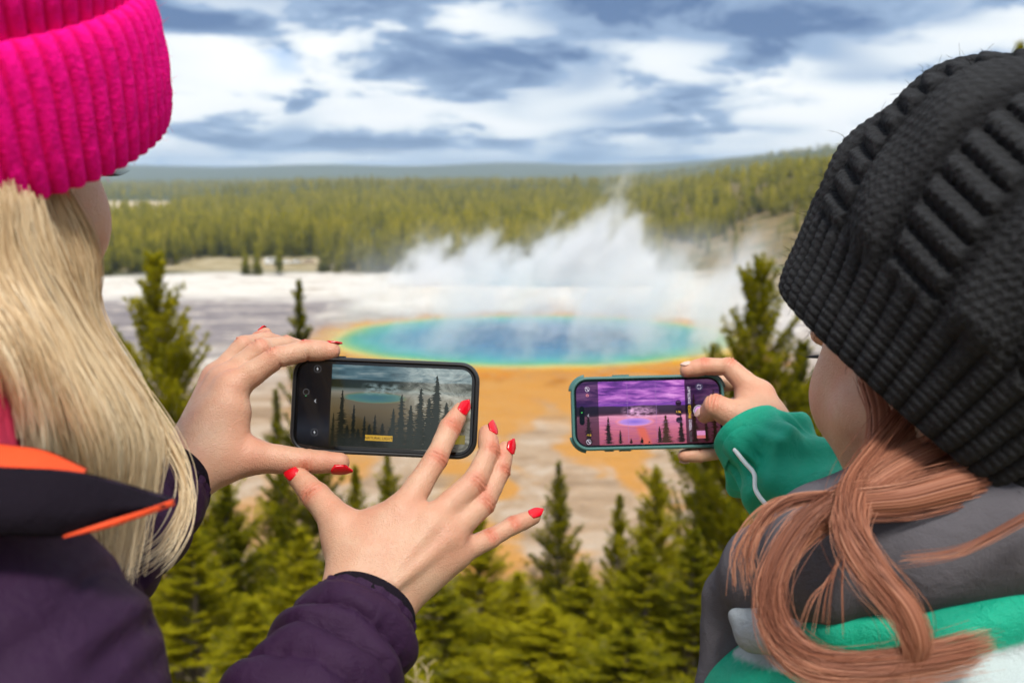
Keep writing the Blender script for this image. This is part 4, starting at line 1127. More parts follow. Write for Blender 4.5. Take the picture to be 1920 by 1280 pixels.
# --- right hand of the same person: index finger taps the screen
HR_F = [
 ([PV(752,962,.742), PV(817,860,.764), PV(843,802,.781), PV(863,769,.7915)], [.0118,.0094,.0082,.0066]),
 ([PV(806,982,.738), PV(888,905,.758), PV(917,846,.774), PV(914,812,.784)], [.0116,.0097,.0084,.0070]),
 ([PV(838,1006,.738), PV(906,944,.758), PV(938,882,.774), PV(948,842,.783)], [.0108,.0090,.0078,.0064]),
 ([PV(852,1040,.742), PV(918,1010,.757), PV(962,985,.768), PV(1000,969,.776)], [.0098,.0080,.0070,.0058]),
 ([PV(640,986,.744), PV(594,930,.764), PV(557,893,.782)], [.0138,.0108,.0080]),
]
HR_D = [d_(.55,.35,-.75), d_(.75,.35,-.55), d_(.8,.3,-.5), d_(.2,.75,-.65), d_(-.55,.55,-.62)]
HR_C = [
 (PV(664,1104,.716), PV(752,962,.742), .0180, .0135, .010),
 (PV(690,1110,.714), PV(806,982,.738), .0180, .0132, .012),
 (PV(706,1124,.716), PV(838,1006,.738), .0170, .0125, .012),
 (PV(722,1140,.720), PV(852,1040,.742), .0165, .0120, .012),
 (PV(664,1090,.722), PV(640,986,.744), .0200, .0140, .014),
 (PV(684,1040,.730), PV(706,985,.742), .0170, .0120, .014),      # web
 (PV(640,1010,.742), PV(722,985,.746), .0090, .0090, .016),
 (PV(664,1120,.712), PV(646,1190,.690), .0190, .0200, .012),      # wrist, radial side
 (PV(722,1150,.716), PV(690,1210,.690), .0175, .0190, .012),
 (PV(655,1180,.695), PV(560,1400,.60), .0270, .0330, .010),
]
HR_T = [(PV(702,1090,.7045), PV(758,972,.7315), .0016, .009), (PV(724,1090,.7020), PV(806,990,.7262), .0016, .009), (PV(744,1095,.7025), PV(836,1014,.7272), .0016, .009), (PV(668,1060,.716), PV(640,996,.732), .0016, .009)]
HL_T = []
# --- right hand of the person in the dark knitted hat
H2_F = [
 ([PV(1424,742,.984), PV(1366,688,.998), PV(1322,687,1.003), PV(1288,694,1.004)], [.0135,.0102,.0090,.0076]),
 ([PV(1430,756,1.000), PV(1388,712,1.030), PV(1340,722,1.032), PV(1305,730,1.030)], [.0125,.0100,.0088,.0075]),
 ([PV(1426,780,1.008), PV(1385,760,1.036), PV(1335,770,1.034), PV(1300,775,1.030)], [.0120,.0096,.0084,.0072]),
 ([PV(1404,822,1.000), PV(1350,846,1.004), PV(1312,852,1.004), PV(1283,854,1.004)], [.0108,.0082,.0078,.0068]),
 ([PV(1388,784,.968), PV(1341,762,.972), PV(1321,778,.9845)], [.0150,.0122,.0080]),
]
H2_D = [d_(.1,.9,-.3), d_(.2,.6,.7), d_(.2,.4,.8), d_(0,-.8,.3), d_(-.1,.75,-.65)]
H2_C = [
 (PV(1444,800,.956), PV(1424,742,.984), .0210, .0150, .012),
 (PV(1448,806,.968), PV(1430,756,1.000), .0200, .0140, .012),
 (PV(1440,816,.976), PV(1426,780,1.008), .0200, .0140, .012),
 (PV(1424,828,.972), PV(1404,822,1.000), .0180, .0130, .012),
 (PV(1424,812,.958), PV(1388,784,.968), .0200, .0155, .012),
 (PV(1404,760,.978), PV(1396,740,.990), .0130, .0100, .012),
 (PV(1474,884,.930), PV(1432,818,.960), .0270, .0235, .012),
]
# ================================================================ fabrics and hair
def knit_mat(name, col, dark, fuzz=.6, scale=1400, bs=.7):
    m, t, b = new_mat(name); co = t.coord('Object')
    n = t.noise(co, scale*.4, 3, .7); n2 = t.noise(co, 60, 2)
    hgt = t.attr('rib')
    c = t.mix(t.maprange(hgt, .0, .75, 1, 0), col, dark)  # shade in the grooves between ribs, painted into the colour
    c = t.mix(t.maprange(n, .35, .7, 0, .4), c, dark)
    t.val(b.inputs['Base Color'], c); b.inputs['Roughness'].default_value = .95; b.inputs['Specular IOR Level'].default_value = .15
    b.inputs['Sheen Weight'].default_value = fuzz; b.inputs['Sheen Roughness'].default_value = .5; b.inputs['Sheen Tint'].default_value = (*col, 1)
    t.val(b.inputs['Normal'], t.bump(t.math('ADD', n, t.math('MULTIPLY', t.voronoi(co, scale*.25), .8)), bs, .0015))
    return m
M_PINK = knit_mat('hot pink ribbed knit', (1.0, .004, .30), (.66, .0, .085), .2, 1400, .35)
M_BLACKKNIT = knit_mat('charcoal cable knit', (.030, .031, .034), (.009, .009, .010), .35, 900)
def fabric(name, col, rough=.5, spec=.4, weave=1500, bump=.25, col2=None, attr=None, fold=.0):
    m, t, b = new_mat(name); co = t.coord('Object')
    n = t.noise(co, 26, 4, .6); c = t.mix(t.maprange(n, .3, .7, 0, .35), col, tuple(x*.72 for x in col))
    if attr: c = t.mix(t.attr(attr), c, col2)
    t.val(b.inputs['Base Color'], c); b.inputs['Roughness'].default_value = rough; b.inputs['Specular IOR Level'].default_value = spec
    h = t.math('ADD', t.math('MULTIPLY', t.noise(co, weave, 2), .25), t.math('MULTIPLY', t.noise(co, 55, 4, .6, .6), 1.0))
    t.val(b.inputs['Normal'], t.bump(h, bump, .004)); return m
M_PURPLE = fabric('plum quilted nylon', (.029, .008, .035), .60, .22, bump=.7)
M_COLLAR = fabric('black fleece collar', (.010, .007, .012), .95, .1, 700, .7)
M_ORANGE = fabric('orange lining', (.86, .085, .022), .6, .3)
M_SCARF = fabric('pink scarf', (.70, .05, .12), .8, .2)
M_GREEN = fabric('green shell fabric', (.002, .400, .245), .50, .35, bump=.8, col2=(.50, .58, .59), attr='white')
M_WHITE = simple('white piping', (.82, .85, .85), .5)
M_FLEECE = fabric('grey fleece', (.115, .108, .122), .98, .05, 900, .45)
M_TROUSER = fabric('dark trousers', (.03, .035, .05), .8, .2)
M_BOOT = simple('brown boot leather', (.09, .05, .03), .6)
def hair_mat(name, root, mid, light):
    m, t, b = new_mat(name); a = t.attr('tint')
    t.val(b.inputs['Base Color'], t.ramp(a, [(.05, root), (.45, mid), (.95, light)])); b.inputs['Roughness'].default_value = .52
    b.inputs['Specular IOR Level'].default_value = .22
    tr = t.new('ShaderNodeBsdfTranslucent'); t.val(tr.inputs[0], t.ramp(a, [(.05, root), (.45, mid), (.95, light)]))
    mx = t.new('ShaderNodeMixShader'); mx.inputs[0].default_value = .22
    t.l.new(b.outputs[0], mx.inputs[1]); t.l.new(tr.outputs[0], mx.inputs[2]); t.l.new(mx.outputs[0], m.node_tree.nodes['Material Output'].inputs[0])
    return m
M_BLONDE = hair_mat('blonde hair', (.46, .29, .15), (.76, .58, .36), (.95, .83, .62))
M_AUBURN = hair_mat('copper auburn hair', (.11, .034, .020), (.36, .138, .080), (.66, .33, .21))
M_EYE = simple('eye', (.75, .73, .70), .15); M_LASH = simple('dark eyelashes', (.012, .009, .008), .5)

def strands(name, guides, n, rad, mat, parent, spread, seed, steps=26, clump=7, rtaper=.35, flat=None, wave=1.0):
    """hair along blended guide curves; guides: list of lists of points; spread: scatter radius along the bundle"""
    r = np.random.default_rng(seed); G = np.array([spline(g, steps) for g in guides]); ng = len(G)
    cl = r.uniform(0, max(ng-1, 1e-6), clump*max(ng, 1)); co = r.normal(0, 1, (len(cl), 3)); cph = r.uniform(0, 6.28, len(cl))
    s = np.linspace(0, 1, steps); V = []; Fc = []; T_ = []; off = 0; seg = 2
    ang_ = np.linspace(0, 2*np.pi, seg, endpoint=False)
    for k in range(n):
        ci = r.integers(len(cl)); w = np.clip(cl[ci]+r.normal(0, .16), 0, ng-1-1e-6) if ng > 1 else 0
        i_ = int(w); fr_ = w-i_
        base = G[i_]*(1-fr_)+(G[i_+1]*fr_ if ng > 1 else 0)
        sp = spread(s) if callable(spread) else spread*np.ones(steps)
        offv = co[ci]*.62+r.normal(0, .45, 3)
        if flat is not None: offv = offv-np.array(flat)*(offv@np.array(flat))*.72
        wv = .10*np.sin(s*5+cph[ci])[:, None]*co[(ci+3) % len(co)]+.07*np.sin(s*r.uniform(5, 11)+r.uniform(0, 6.28))[:, None]*r.normal(0, 1, 3)
        p = base+(offv[None, :]*(.75+.25*s[:, None])+wv*wave)*sp[:, None]
        L = r.uniform(.82, 1.0) if r.random() < .5 else 1.0
        p = p[:max(6, int(steps*L))]; m_ = len(p)
        Tn, N, B = frames(p)
        rr = rad*r.uniform(.6, 1.25)*(1-(1-rtaper)*np.linspace(0, 1, m_)**3)
        view_ = p-np.array(CAM); sd2 = np.cross(Tn, view_/np.linalg.norm(view_, axis=1)[:, None])+.35*N*r.normal(); sd2 /= np.linalg.norm(sd2, axis=1)[:, None]+1e-9
        ring = p[:, None, :]+(rr[:, None]*1.15)[:, :, None]*np.array([1.0, -1.0])[None, :, None]*sd2[:, None, :]
        V.append(ring.reshape(-1, 3))
        a = np.arange(m_-1)*2
        Fc.append(np.stack([a, a+1, a+3, a+2], -1)+off); off += m_*seg
        tv = np.clip(.47+.20*math.sin(cph[ci]*3)+r.normal(0, .13), 0, 1)
        T_.append(np.repeat(np.clip(tv+.12*np.linspace(-1, 1, m_), 0, 1), seg))
    return mesh_obj(name, np.concatenate(V), np.concatenate(Fc), mat, parent, True, {'tint': np.concatenate(T_)})

def hair_sheet(name, guides, mat, parent, nu=140, nv=60, amp=.0022, seed=0, back=.003):
    """smooth under-layer of hair with fine streaks along the guides"""
    G = np.array([spline(g, nv) for g in guides]); r = np.random.default_rng(seed)
    fr_ = r.uniform(18, 90, 9); ph = r.uniform(0, 6.28, 9)
    def fn(U, W_):
        j_ = np.clip((W_*(nv-1)).round().astype(int), 0, nv-1); x = U*(len(G)-1); i_ = np.minimum(x.astype(int), len(G)-2); q = (x-i_); q = q*q*(3-2*q)*.35+q*.65
        p = G[i_, j_]*(1-q)[:, None]+G[i_+1, j_]*q[:, None]
        st = sum(np.sin(U*a*2.2+b_+W_*1.7*math.sin(b_)) for a, b_ in zip(fr_, ph))/9
        return p+np.array(CF)*(back-amp*st*2.2)[:, None], {'tint': np.clip(.42+.8*st, 0, 1)}
    return patch(name, fn, nu, nv, mat, parent)
def hair_core(name, guide, rad, mat, parent, seed=0, nu=90, nv=70, squash=.55):
    """streaked core of a lock of hair"""
    C = spline(guide, nv); T_, N, B = frames(C); nn = np.array(CF)
    S_ = np.cross(T_, nn); S_ /= np.linalg.norm(S_, axis=1)[:, None]+1e-9; N2 = np.cross(S_, T_)
    r = np.random.default_rng(seed); fr_ = r.integers(5, 26, 9); ph = r.uniform(0, 6.28, 9)
    def fn(U, W_):
        j_ = np.clip((W_*(nv-1)).round().astype(int), 0, nv-1); a = U*2*np.pi; w = W_
        st = sum(np.sin(a*k+b_+w*3*math.sin(b_*3)) for k, b_ in zip(fr_, ph))/9
        tp_ = np.clip(np.minimum(w/.10, (1.0-w)/.22), 0.03, 1)**.6; rr_ = rad(w)*(1+.14*st)*tp_
        return C[j_]+(rr_*np.cos(a))[:, None]*S_[j_]+(rr_*squash*np.sin(a))[:, None]*N2[j_], {'tint': np.clip(.42+.75*st, 0, 1)}
    return patch(name, fn, nu, nv, mat, parent, True)

# ================================================================ heads
class HeadFrame:
    def __init__(s, c, fwd, up, k=1.0):
        s.c = np.array(c); f = Vector(fwd).normalized(); r_ = f.cross(Vector(up)).normalized(); u = r_.cross(f)
        s.r, s.f, s.u, s.k = np.array(r_), np.array(f), np.array(u), k; s.rot = np.stack([s.r, s.f, s.u], 1)
    def __call__(s, x, y, z): return s.c+s.k*(x*s.r+y*s.f+z*s.u)
def head_mesh(H, neck_to, h=.0026, ear_z=0.0):
    k = H.k
    pts = [H(x, y, z) for x in (-.1, .1) for y in (-.12, .14) for z in (-.13, .14)]+[np.array(neck_to)]
    lo, hi = bounds(pts, .05); s = SDF(lo, hi, h)
    s.ell(H(0, -.012, .035), np.array([.074, .094, .086])*k, H.rot, .01)
    s.ell(H(0, .028, -.030), np.array([.060, .062, .080])*k, H.rot, .025)
    for e in (-1, 1):
        s.ell(H(e*.036, .050, -.032), np.array([.030, .034, .036])*k, H.rot, .018)
        s.cone(H(e*.052, .012, -.055), H(0, .072, -.096), .016*k, .016*k, .022)
        s.cone(H(e*.012, .092, .024), H(e*.046, .078, .022), .010*k, .008*k, .012)
    s.ball(H(0, .076, -.096), .017*k, .015)
    s.cone(H(0, .092, .012), H(0, .110, -.028), .0075*k, .0095*k, .010)
    for e in (-1, 1): s.ball(H(e*.010, .102, -.033), .0075*k, .006); s.ball(H(e*.031, .094, .004), .0125*k, .010, True); s.ball(H(e*.031, .0745, .004), .0145*k, .004)
    s.ell(H(0, .092, -.055), np.array([.023, .011, .0060])*k, H.rot, .005); s.ell(H(0, .090, -.066), np.array([.020, .012, .0065])*k, H.rot, .005)
    s.ell(H(0, .105, -.0605), np.array([.022, .012, .0012])*k, H.rot, .003, True)
    for e in (-1, 1):
        s.ell(H(e*.074, -.012, -.006+ear_z), np.array([.008, .020, .032])*k, H.rot, .006); s.ell(H(e*.083, -.008, -.002+ear_z), np.array([.006, .010, .018])*k, H.rot, .004, True)
    s.cone(H(0, -.028, -.055), neck_to, .052*k, .058*k, .03)
    v, f = s.mesh(); v = smooth_mesh(v, f, 1)
    q = (v-H.c) @ H.rot/k
    tint = .55*np.exp(-(((np.abs(q[:, 0])-.042)/.03)**2+((q[:, 1]-.07)/.04)**2+((q[:, 2]+.03)/.028)**2))
    tint += .7*np.exp(-((q[:, 0]/.024)**2+((q[:, 1]-.098)/.02)**2+((q[:, 2]+.06)/.012)**2))
    return v, f, np.clip(tint, 0, 1)
def face_parts(H, parent, iris):
    M_IR = simple('iris', iris, .1)
    for e in (-1, 1):
        mb = MB(); c = H(e*.031, .0760, .004); n = 14
        vs = []; f = []
        for i_ in range(n+1):
            for j_ in range(n):
                a, b_ = math.pi*i_/n, 2*math.pi*j_/n; vs.append(c+.0140*H.k*(math.sin(a)*math.cos(b_)*H.r+math.cos(a)*H.f+math.sin(a)*math.sin(b_)*H.u))
        for i_ in range(n):
            for j_ in range(n): f.append((i_*n+j_, i_*n+(j_+1) % n, (i_+1)*n+(j_+1) % n, (i_+1)*n+j_))
        eye = mesh_obj('eye', vs, f, M_EYE, parent)
        a = np.linspace(0, 2*np.pi, 20, endpoint=False)
        mesh_obj('iris', np.array([c+H.f*.0139*H.k+.0058*H.k*(math.cos(q)*H.r+math.sin(q)*H.u) for q in a]), [tuple(range(20))], M_IR, eye, False)
        lb = MB()
        for q in np.linspace(-1, 1, 17):
            p0 = H(e*.031+q*.0125, .0905-.0045*q*q, .0095-.004*q*q); p1 = p0+H.k*(H.f*.007+H.r*(q*.004+e*.0035)+H.u*.0015); p2 = p0+H.k*(H.f*.010+H.r*(q*.007+e*.006)+H.u*.0055)
            lb.tube(spline([p0, p1, p2], 5), np.linspace(.00055, .00015, 5), 4)
        lb.build('eyelashes', M_LASH, parent)
        bb = MB()
        for q in np.linspace(-1, 1, 20):
            p0 = H(e*.029+q*.013, .094-.010*max(0, q*e)-.003*q*q, .026-.004*q*q); bb.tube([p0-H.f*.004, p0-H.f*.003+H.r*e*.004+H.u*.002], [.0007, .0003], 4)
        bb.build('eyebrow', M_LASH, parent)
def coarse_body(sh_l, sh_r, el_l, wr_l, el_r, wr_r, neck, foot_c, h=.009):
    """torso, arms and legs under the clothes"""
    pts = [sh_l, sh_r, el_l, el_r, wr_l, wr_r, neck]; mid = (np.array(sh_l)+np.array(sh_r))/2
    lo, hi = bounds(pts+[mid-np.array([0, 0, .62])], .16); s = SDF(lo, hi, h); pel = mid+np.array([0, 0, -.48])
    s.cone(sh_l, sh_r, .035, .035, .02); s.cone(mid-[0, 0, .08], pel, .08, .10, .05); s.cone(mid, neck, .035, .042, .02)
    for a, b_, c in ((sh_l, el_l, wr_l), (sh_r, el_r, wr_r)): s.cone(a, b_, .030, .022, .02); s.cone(b_, c, .022, .018, .01)
    return s.mesh()
def cloth_mesh(name, s, mat, parent, folds=(), attrs=None, it=1, extra=None):
    v, f = s.mesh(); v = smooth_mesh(v, f, it); N = vnormals(v, f)
    disp = np.zeros(len(v))
    for amp, sc_, sd__ in folds: disp += amp*hashn(v, sc_, sd__)
    if extra is not None: disp = disp+extra(v)
    v = v+N*disp[:, None]
    return mesh_obj(name, v, f, mat, parent, True, attrs(v) if attrs else None)
def sleeve(name, path, radii, mat, parent, quilts=0, qamp=.006, wr=.003, seed=0, nu=72, nv=150, flat=1.0, cuff=.0, gather=.0):
    """cloth tube: quilted or wrinkled, open at the cuff (start of the path)"""
    C = spline(path, nv); Rr = spline(np.array(radii)[:, None], nv)[:, 0]; T_, N, B = frames(C)
    s = np.concatenate([[0], np.cumsum(np.linalg.norm(np.diff(C, axis=0), axis=1))])
    r = np.random.default_rng(seed); ph = r.uniform(0, 6.28, 12)
    def fn(U, W_):
        i_ = np.clip((W_*(nv-1)).round().astype(int), 0, nv-1); a = U*2*np.pi; rad = Rr[i_].copy(); d = s[i_]
        if quilts:
            pq = (d/quilts+.10*np.sin(a+ph[0])+.06*np.sin(2*a+ph[1])) % 1.0
            rad = rad+qamp*(np.abs(np.sin(np.pi*pq))**.55-.7)*np.clip((d-cuff)/.012, 0, 1)+.0011*np.exp(-(np.minimum(pq, 1-pq)/.16)**2)*(np.sin(a*17+ph[7]+d*90)+.7*np.sin(a*29+ph[8]))
        rad = rad+wr*(np.sin(3*a+d*46+ph[2])*np.sin(d*58+ph[3]+1.5*np.sin(a))+.7*np.sin(5*a+ph[4]-d*70)*np.sin(d*33+ph[5])+.5*np.sin(2*a-d*120+ph[6]))*np.clip(d/.02, .15, 1)+gather*np.exp(-((d-.028)/.012)**2)*(np.sin(a*13+ph[9])+.6*np.sin(a*21+ph[10]))
        return C[i_]+rad[:, None]*(np.cos(a)[:, None]*N[i_]+np.sin(a)[:, None]*B[i_])
    return patch(name, fn, nu, nv, mat, parent, True)
def legs(parent, x, y, ztop, zg, fwd):
    s = SDF((x-.26, y-.22, zg), (x+.26, y+.26, ztop+.1), .012)
    for e in (-1, 1):
        s.cone((x+e*.06, y, ztop), (x+e*.09, y+.01, zg+.48), .105, .07, .03); s.cone((x+e*.09, y+.01, zg+.48), (x+e*.10, y, zg+.10), .07, .062, .02)
    s.cone((x-.06, y, ztop+.02), (x+.06, y, ztop+.02), .12, .12, .03)
    v, f = s.mesh(); mesh_obj('trousers', v, f, M_TROUSER, parent)
    for e in (-1, 1):
        s = SDF((x+e*.10-.09, y-.14, zg-.01), (x+e*.10+.09, y+.24, zg+.2), .008)
        s.cone((x+e*.10, y-.03, zg+.05), (x+e*.10, y+.12, zg+.04), .05, .042, .02); s.cone((x+e*.10, y-.01, zg+.06), (x+e*.10, y, zg+.15), .052, .056, .03)
        v, f = s.mesh(); v[:, 2] = np.maximum(v[:, 2], zg+.002); mesh_obj('boot', v, f, M_BOOT, parent)

# ================================================================ person in the pink beanie
px1 = P(-60, 640, .52)
per1 = empty('person', (px1.x, px1.y, float(terrain(px1.x, px1.y))), 'person in hot pink beanie and plum jacket with blonde hair and red nails', 'person', None)
H1 = HeadFrame(P(-92, 288, .58), D(.15, -.06, .98), CU, 1.0)
neck1 = PV(-150, 900, .585)
B_V, B_F, B_T = [], [], []; off = 0
def add_body(v, f, ti):
    global off
    B_V.append(v); B_F.append(f+off); B_T.append(ti); off += len(v)
add_body(*head_mesh(H1, neck1))
for fg, dn, cn, td in ((HL_F, HL_D, HL_C, HL_T), (HR_F, HR_D, HR_C, HR_T)): add_body(*make_hand(fg, dn, cn, tendons=td))
SHR1, SHL1 = PV(-75, 1370, .47), PV(-900, 1330, .53)
ELR1 = np.array(CAM+CR*(-.165)+CU*(-.40)+CF*.57); ELL1 = np.array(CAM+CR*(-.43)+CU*(-.30)+CF*.62)
v, f = coarse_body(SHL1, SHR1, ELL1, PV(230, 1010, .705), ELR1, PV(590, 1330, .63), neck1, None)
add_body(v, f, np.zeros(len(v)))
mesh_obj('body', np.concatenate(B_V), np.concatenate(B_F), M_SKIN1, per1, True, {'tint': np.concatenate(B_T)})
face_parts(H1, per1, (.10, .22, .30))
Fg, Dn = HL_F, HL_D
nail(Fg[4][0][1], Fg[4][0][2], Fg[4][1][2], Dn[4], M_NAIL, per1, .0175, .0125, .0065)
nail(Fg[0][0][2], Fg[0][0][3], Fg[0][1][3], Dn[0], M_NAIL, per1)
for k in (1, 2): nail(Fg[k][0][2], Fg[k][0][3], Fg[k][1][3], Dn[k], M_NAIL, per1)
nail(Fg[3][0][2], Fg[3][0][3], Fg[3][1][3], Dn[3], M_NAIL, per1, .011, .009)
Fg, Dn = HR_F, HR_D
for k in range(4): nail(Fg[k][0][2], Fg[k][0][3], Fg[k][1][3], Dn[k], M_NAIL, per1, .0135 if k else .0150, .0100 if k < 3 else .0088, .0055)
nail(Fg[4][0][1], Fg[4][0][2], Fg[4][1][2], Dn[4], M_NAIL, per1, .0170, .0120, .0065)
# beanie: ribbed crown and wide turned-up cuff
def hat_surface(C, n, prof, ribs, nu, nv, disp, ref):
    n = np.array(n)/np.linalg.norm(n); a0 = np.array(ref)-n*(np.array(ref)@n); a0 /= np.linalg.norm(a0); b0 = np.cross(n, a0)
    pr = spline(prof, nv)
    def fn(U, W_):
        i_ = np.clip((W_*(nv-1)).round().astype(int), 0, nv-1); a = U*2*np.pi; r_ = pr[i_, 0]; h_ = pr[i_, 1]
        dd, rib = disp(a, i_/(nv-1), r_, h_); rr_ = np.maximum(r_+dd*np.clip(r_/.05, 0, 1), 0)
        return C+rr_[:, None]*(np.cos(a)[:, None]*a0+np.sin(a)[:, None]*b0)+h_[:, None]*n, {'rib': rib}
    return fn
HC1 = PV(-56, 244, .565); HN1 = D(.03, .83, -.55)
prof1 = [(.093, .012), (.098, -.001), (.105, -.003), (.1085, .006), (.1105, .022), (.1115, .042), (.1105, .060), (.1075, .071), (.1025, .0755), (.0985, .071), (.0985, .068), (.1015, .078), (.104, .095), (.102, .12), (.093, .15), (.074, .178), (.045, .197), (.018, .204), (.001, .205)]
def disp1(a, s, r_, h_):
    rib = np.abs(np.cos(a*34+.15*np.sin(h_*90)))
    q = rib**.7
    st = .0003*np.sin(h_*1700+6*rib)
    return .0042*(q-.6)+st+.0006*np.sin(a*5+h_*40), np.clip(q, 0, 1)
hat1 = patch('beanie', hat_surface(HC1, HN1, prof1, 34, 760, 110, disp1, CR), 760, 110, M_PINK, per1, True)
# hair
gl1 = [
 [PV(112,345,.535), PV(148,470,.545), PV(196,600,.56), PV(232,720,.57), PV(252,850,.575), PV(248,960,.575), PV(222,1070,.575)],
 [PV(80,355,.515), PV(125,480,.525), PV(178,620,.54), PV(222,770,.55), PV(238,900,.56), PV(222,1050,.565)],
 [PV(30,365,.49), PV(75,480,.50), PV(135,640,.51), PV(205,800,.525), PV(228,930,.545), PV(205,1045,.555)],
 [PV(-20,372,.475), PV(8,500,.475), PV(62,650,.48), PV(135,800,.50), PV(180,930,.525), PV(165,1010,.545)],
 [PV(-110,370,.475), PV(-70,520,.47), PV(-20,660,.47), PV(30,780,.485), PV(60,880,.5), PV(60,960,.51)],
 [PV(-220,360,.50), PV(-210,520,.49), PV(-170,660,.485), PV(-140,800,.485), PV(-120,900,.5), PV(-120,990,.51)],
 [PV(-330,345,.545), PV(-335,520,.53), PV(-320,680,.52), PV(-320,820,.51), PV(-330,920,.51), PV(-340,1000,.51)],
 [PV(-400,330,.60), PV(-415,500,.585), PV(-430,660,.575), PV(-450,820,.565), PV(-460,940,.56), PV(-460,1060,.56)]]
for gi, g in enumerate(gl1):
    for q in range(1, len(g)): g[q] = g[q]+np.array(CR)*(.0060*math.sin(q*2.1+gi*.9))+np.array(CF)*(.006*math.sin(q*1.7+gi*2.0))
hair_sheet('hair_underlayer', gl1, M_BLONDE, per1, 220, 60, .0012, 3, .004)
strands('hair', gl1, 5200, .00022, M_BLONDE, per1, lambda s: .0042+.0040*s, 5, 23, 9, wave=4.5)
wis = [[PV(255,720,.60), PV(310,800,.61), PV(336,880,.615), PV(335,960,.61), PV(290,1030,.60), PV(250,1060,.59)], [PV(262,760,.60), PV(322,860,.605), PV(342,920,.605), PV(318,1000,.60), PV(270,1045,.595)]]
strands('loose_hair', wis, 70, .00022, M_BLONDE, per1, .0055, 8, clump=4)
# jacket: shoulders and back
lo, hi = bounds([SHR1, SHL1, PV(-300, 1900, .5), PV(-75, 950, .47)], .17)
s = SDF(lo, hi, .006)
s.cone(PV(-75, 1345, .475), PV(-330, 1290, .49), .088, .080, .03); s.cone(PV(-330, 1290, .49), SHL1, .080, .085, .03)
s.cone(PV(-330, 1330, .50), PV(-330, 2100, .52), .135, .15, .05); s.cone(PV(-20, 1330, .475), PV(60, 1700, .53), .072, .066, .03)
s.cone(PV(-120, 1130, .50), PV(-330, 1130, .52), .055, .060, .04)
def seams1(v):
    d_all = np.zeros(len(v))
    for pts_, am, wd in (([(30,1165,.40), (130,1110,.42), (255,1082,.44), (275,1112,.45)], .006, .0035), ([(120,1300,.40), (190,1235,.42), (262,1170,.44)], .007, .006), ([(-60,1290,.39), (60,1200,.40), (180,1120,.42)], .004, .009), ([(200,1330,.42), (250,1260,.43), (300,1240,.45)], .005, .005)):
        p3 = spline([PV(*q) for q in pts_], 24)
        for k in range(23):
            a_, b_ = p3[k], p3[k+1]; ab = b_-a_; ray = np.array(CF)
            q = v-a_; q = q-np.outer(q@ray, ray); ab = ab-ray*(ab@ray); tt_ = np.clip(q@ab/(ab@ab+1e-12), 0, 1)
            dd = np.linalg.norm(q-tt_[:, None]*ab, axis=1); d_all = np.minimum(d_all, -am*np.exp(-(dd/wd)**2))
    return d_all
cloth_mesh('jacket', s, M_PURPLE, per1, ((.0032, 26, 3), (.0018, 70, 9)), it=2, extra=seams1)
sleeve('sleeve', [PV(322,893,.755), PV(304,918,.746), PV(240,990,.712), PV(110,1110,.66), PV(-80,1330,.61)], [.0325, .0360, .0410, .0480, .0560], M_PURPLE, per1, .030, .0060, .0014, 4)
sleeve('sleeve', [PV(686,1146,.709), PV(672,1172,.700), PV(630,1250,.672), PV(560,1370,.625), PV(470,1560,.58), PV(380,1850,.56)], [.0385, .0420, .0475, .0525, .0570, .0620], M_PURPLE, per1, .0290, .0085, .0032, 9)
sleeve('cuff_band', [PV(692,1134,.713), PV(688,1142,.710), PV(680,1156,.705), PV(668,1180,.697)], [.0352, .0365, .0362, .035], M_COLLAR, per1, 0, 0, .0005, 3, 64, 16)
sleeve('cuff_band', [PV(328,886,.758), PV(323,892,.755), PV(313,906,.749), PV(297,926,.742)], [.0300, .0310, .0308, .030], M_COLLAR, per1, 0, 0, .0005, 5, 64, 16)
# collar flap with orange lining
def ribbon(name, top, bot, mat, parent, th=.004, n=40, m_=12, bulge=.008):
    Tp, Bt = spline(top, n), spline(bot, n)
    vs = []; nn = np.array(CF)
    for lay in (0, 1):
        for i_ in range(n):
            for j_ in range(m_):
                q = j_/(m_-1); vs.append(Tp[i_]*(1-q)+Bt[i_]*q-nn*(bulge*math.sin(math.pi*q)-lay*th)+np.array(CU)*0)
    I = lambda l, i_, j_: l*n*m_+i_*m_+j_
    f = []
    for i_ in range(n-1):
        for j_ in range(m_-1): f.append((I(0,i_,j_), I(0,i_,j_+1), I(0,i_+1,j_+1), I(0,i_+1,j_))); f.append((I(1,i_,j_), I(1,i_+1,j_), I(1,i_+1,j_+1), I(1,i_,j_+1)))
    for i_ in range(n-1):
        f.append((I(0,i_,0), I(0,i_+1,0), I(1,i_+1,0), I(1,i_,0))); f.append((I(0,i_,m_-1), I(1,i_,m_-1), I(1,i_+1,m_-1), I(0,i_+1,m_-1)))
    for j_ in range(m_-1):
        f.append((I(0,0,j_), I(1,0,j_), I(1,0,j_+1), I(0,0,j_+1))); f.append((I(0,n-1,j_), I(0,n-1,j_+1), I(1,n-1,j_+1), I(1,n-1,j_)))
    return mesh_obj(name, vs, f, mat, parent)
cu_ = [PV(-640,900,.56), PV(-520,885,.48), PV(-330,880,.44), PV(-120,872,.435), PV(0,878,.435), PV(150,890,.45), PV(322,938,.485)]
cl_ = [PV(-660,1080,.56), PV(-540,1075,.46), PV(-330,1060,.42), PV(-120,1030,.415), PV(0,1006,.42), PV(140,1003,.44), PV(324,946,.486)]
ribbon('collar', cu_, cl_, M_COLLAR, per1, .006, bulge=.011)
ribbon('collar_rim', [q-np.array(CU)*0+np.array(CF)*.001 for q in cu_], [q-np.array(CU)*.0032-np.array(CF)*.0025 for q in cu_], M_PURPLE, per1, .004, bulge=.001)
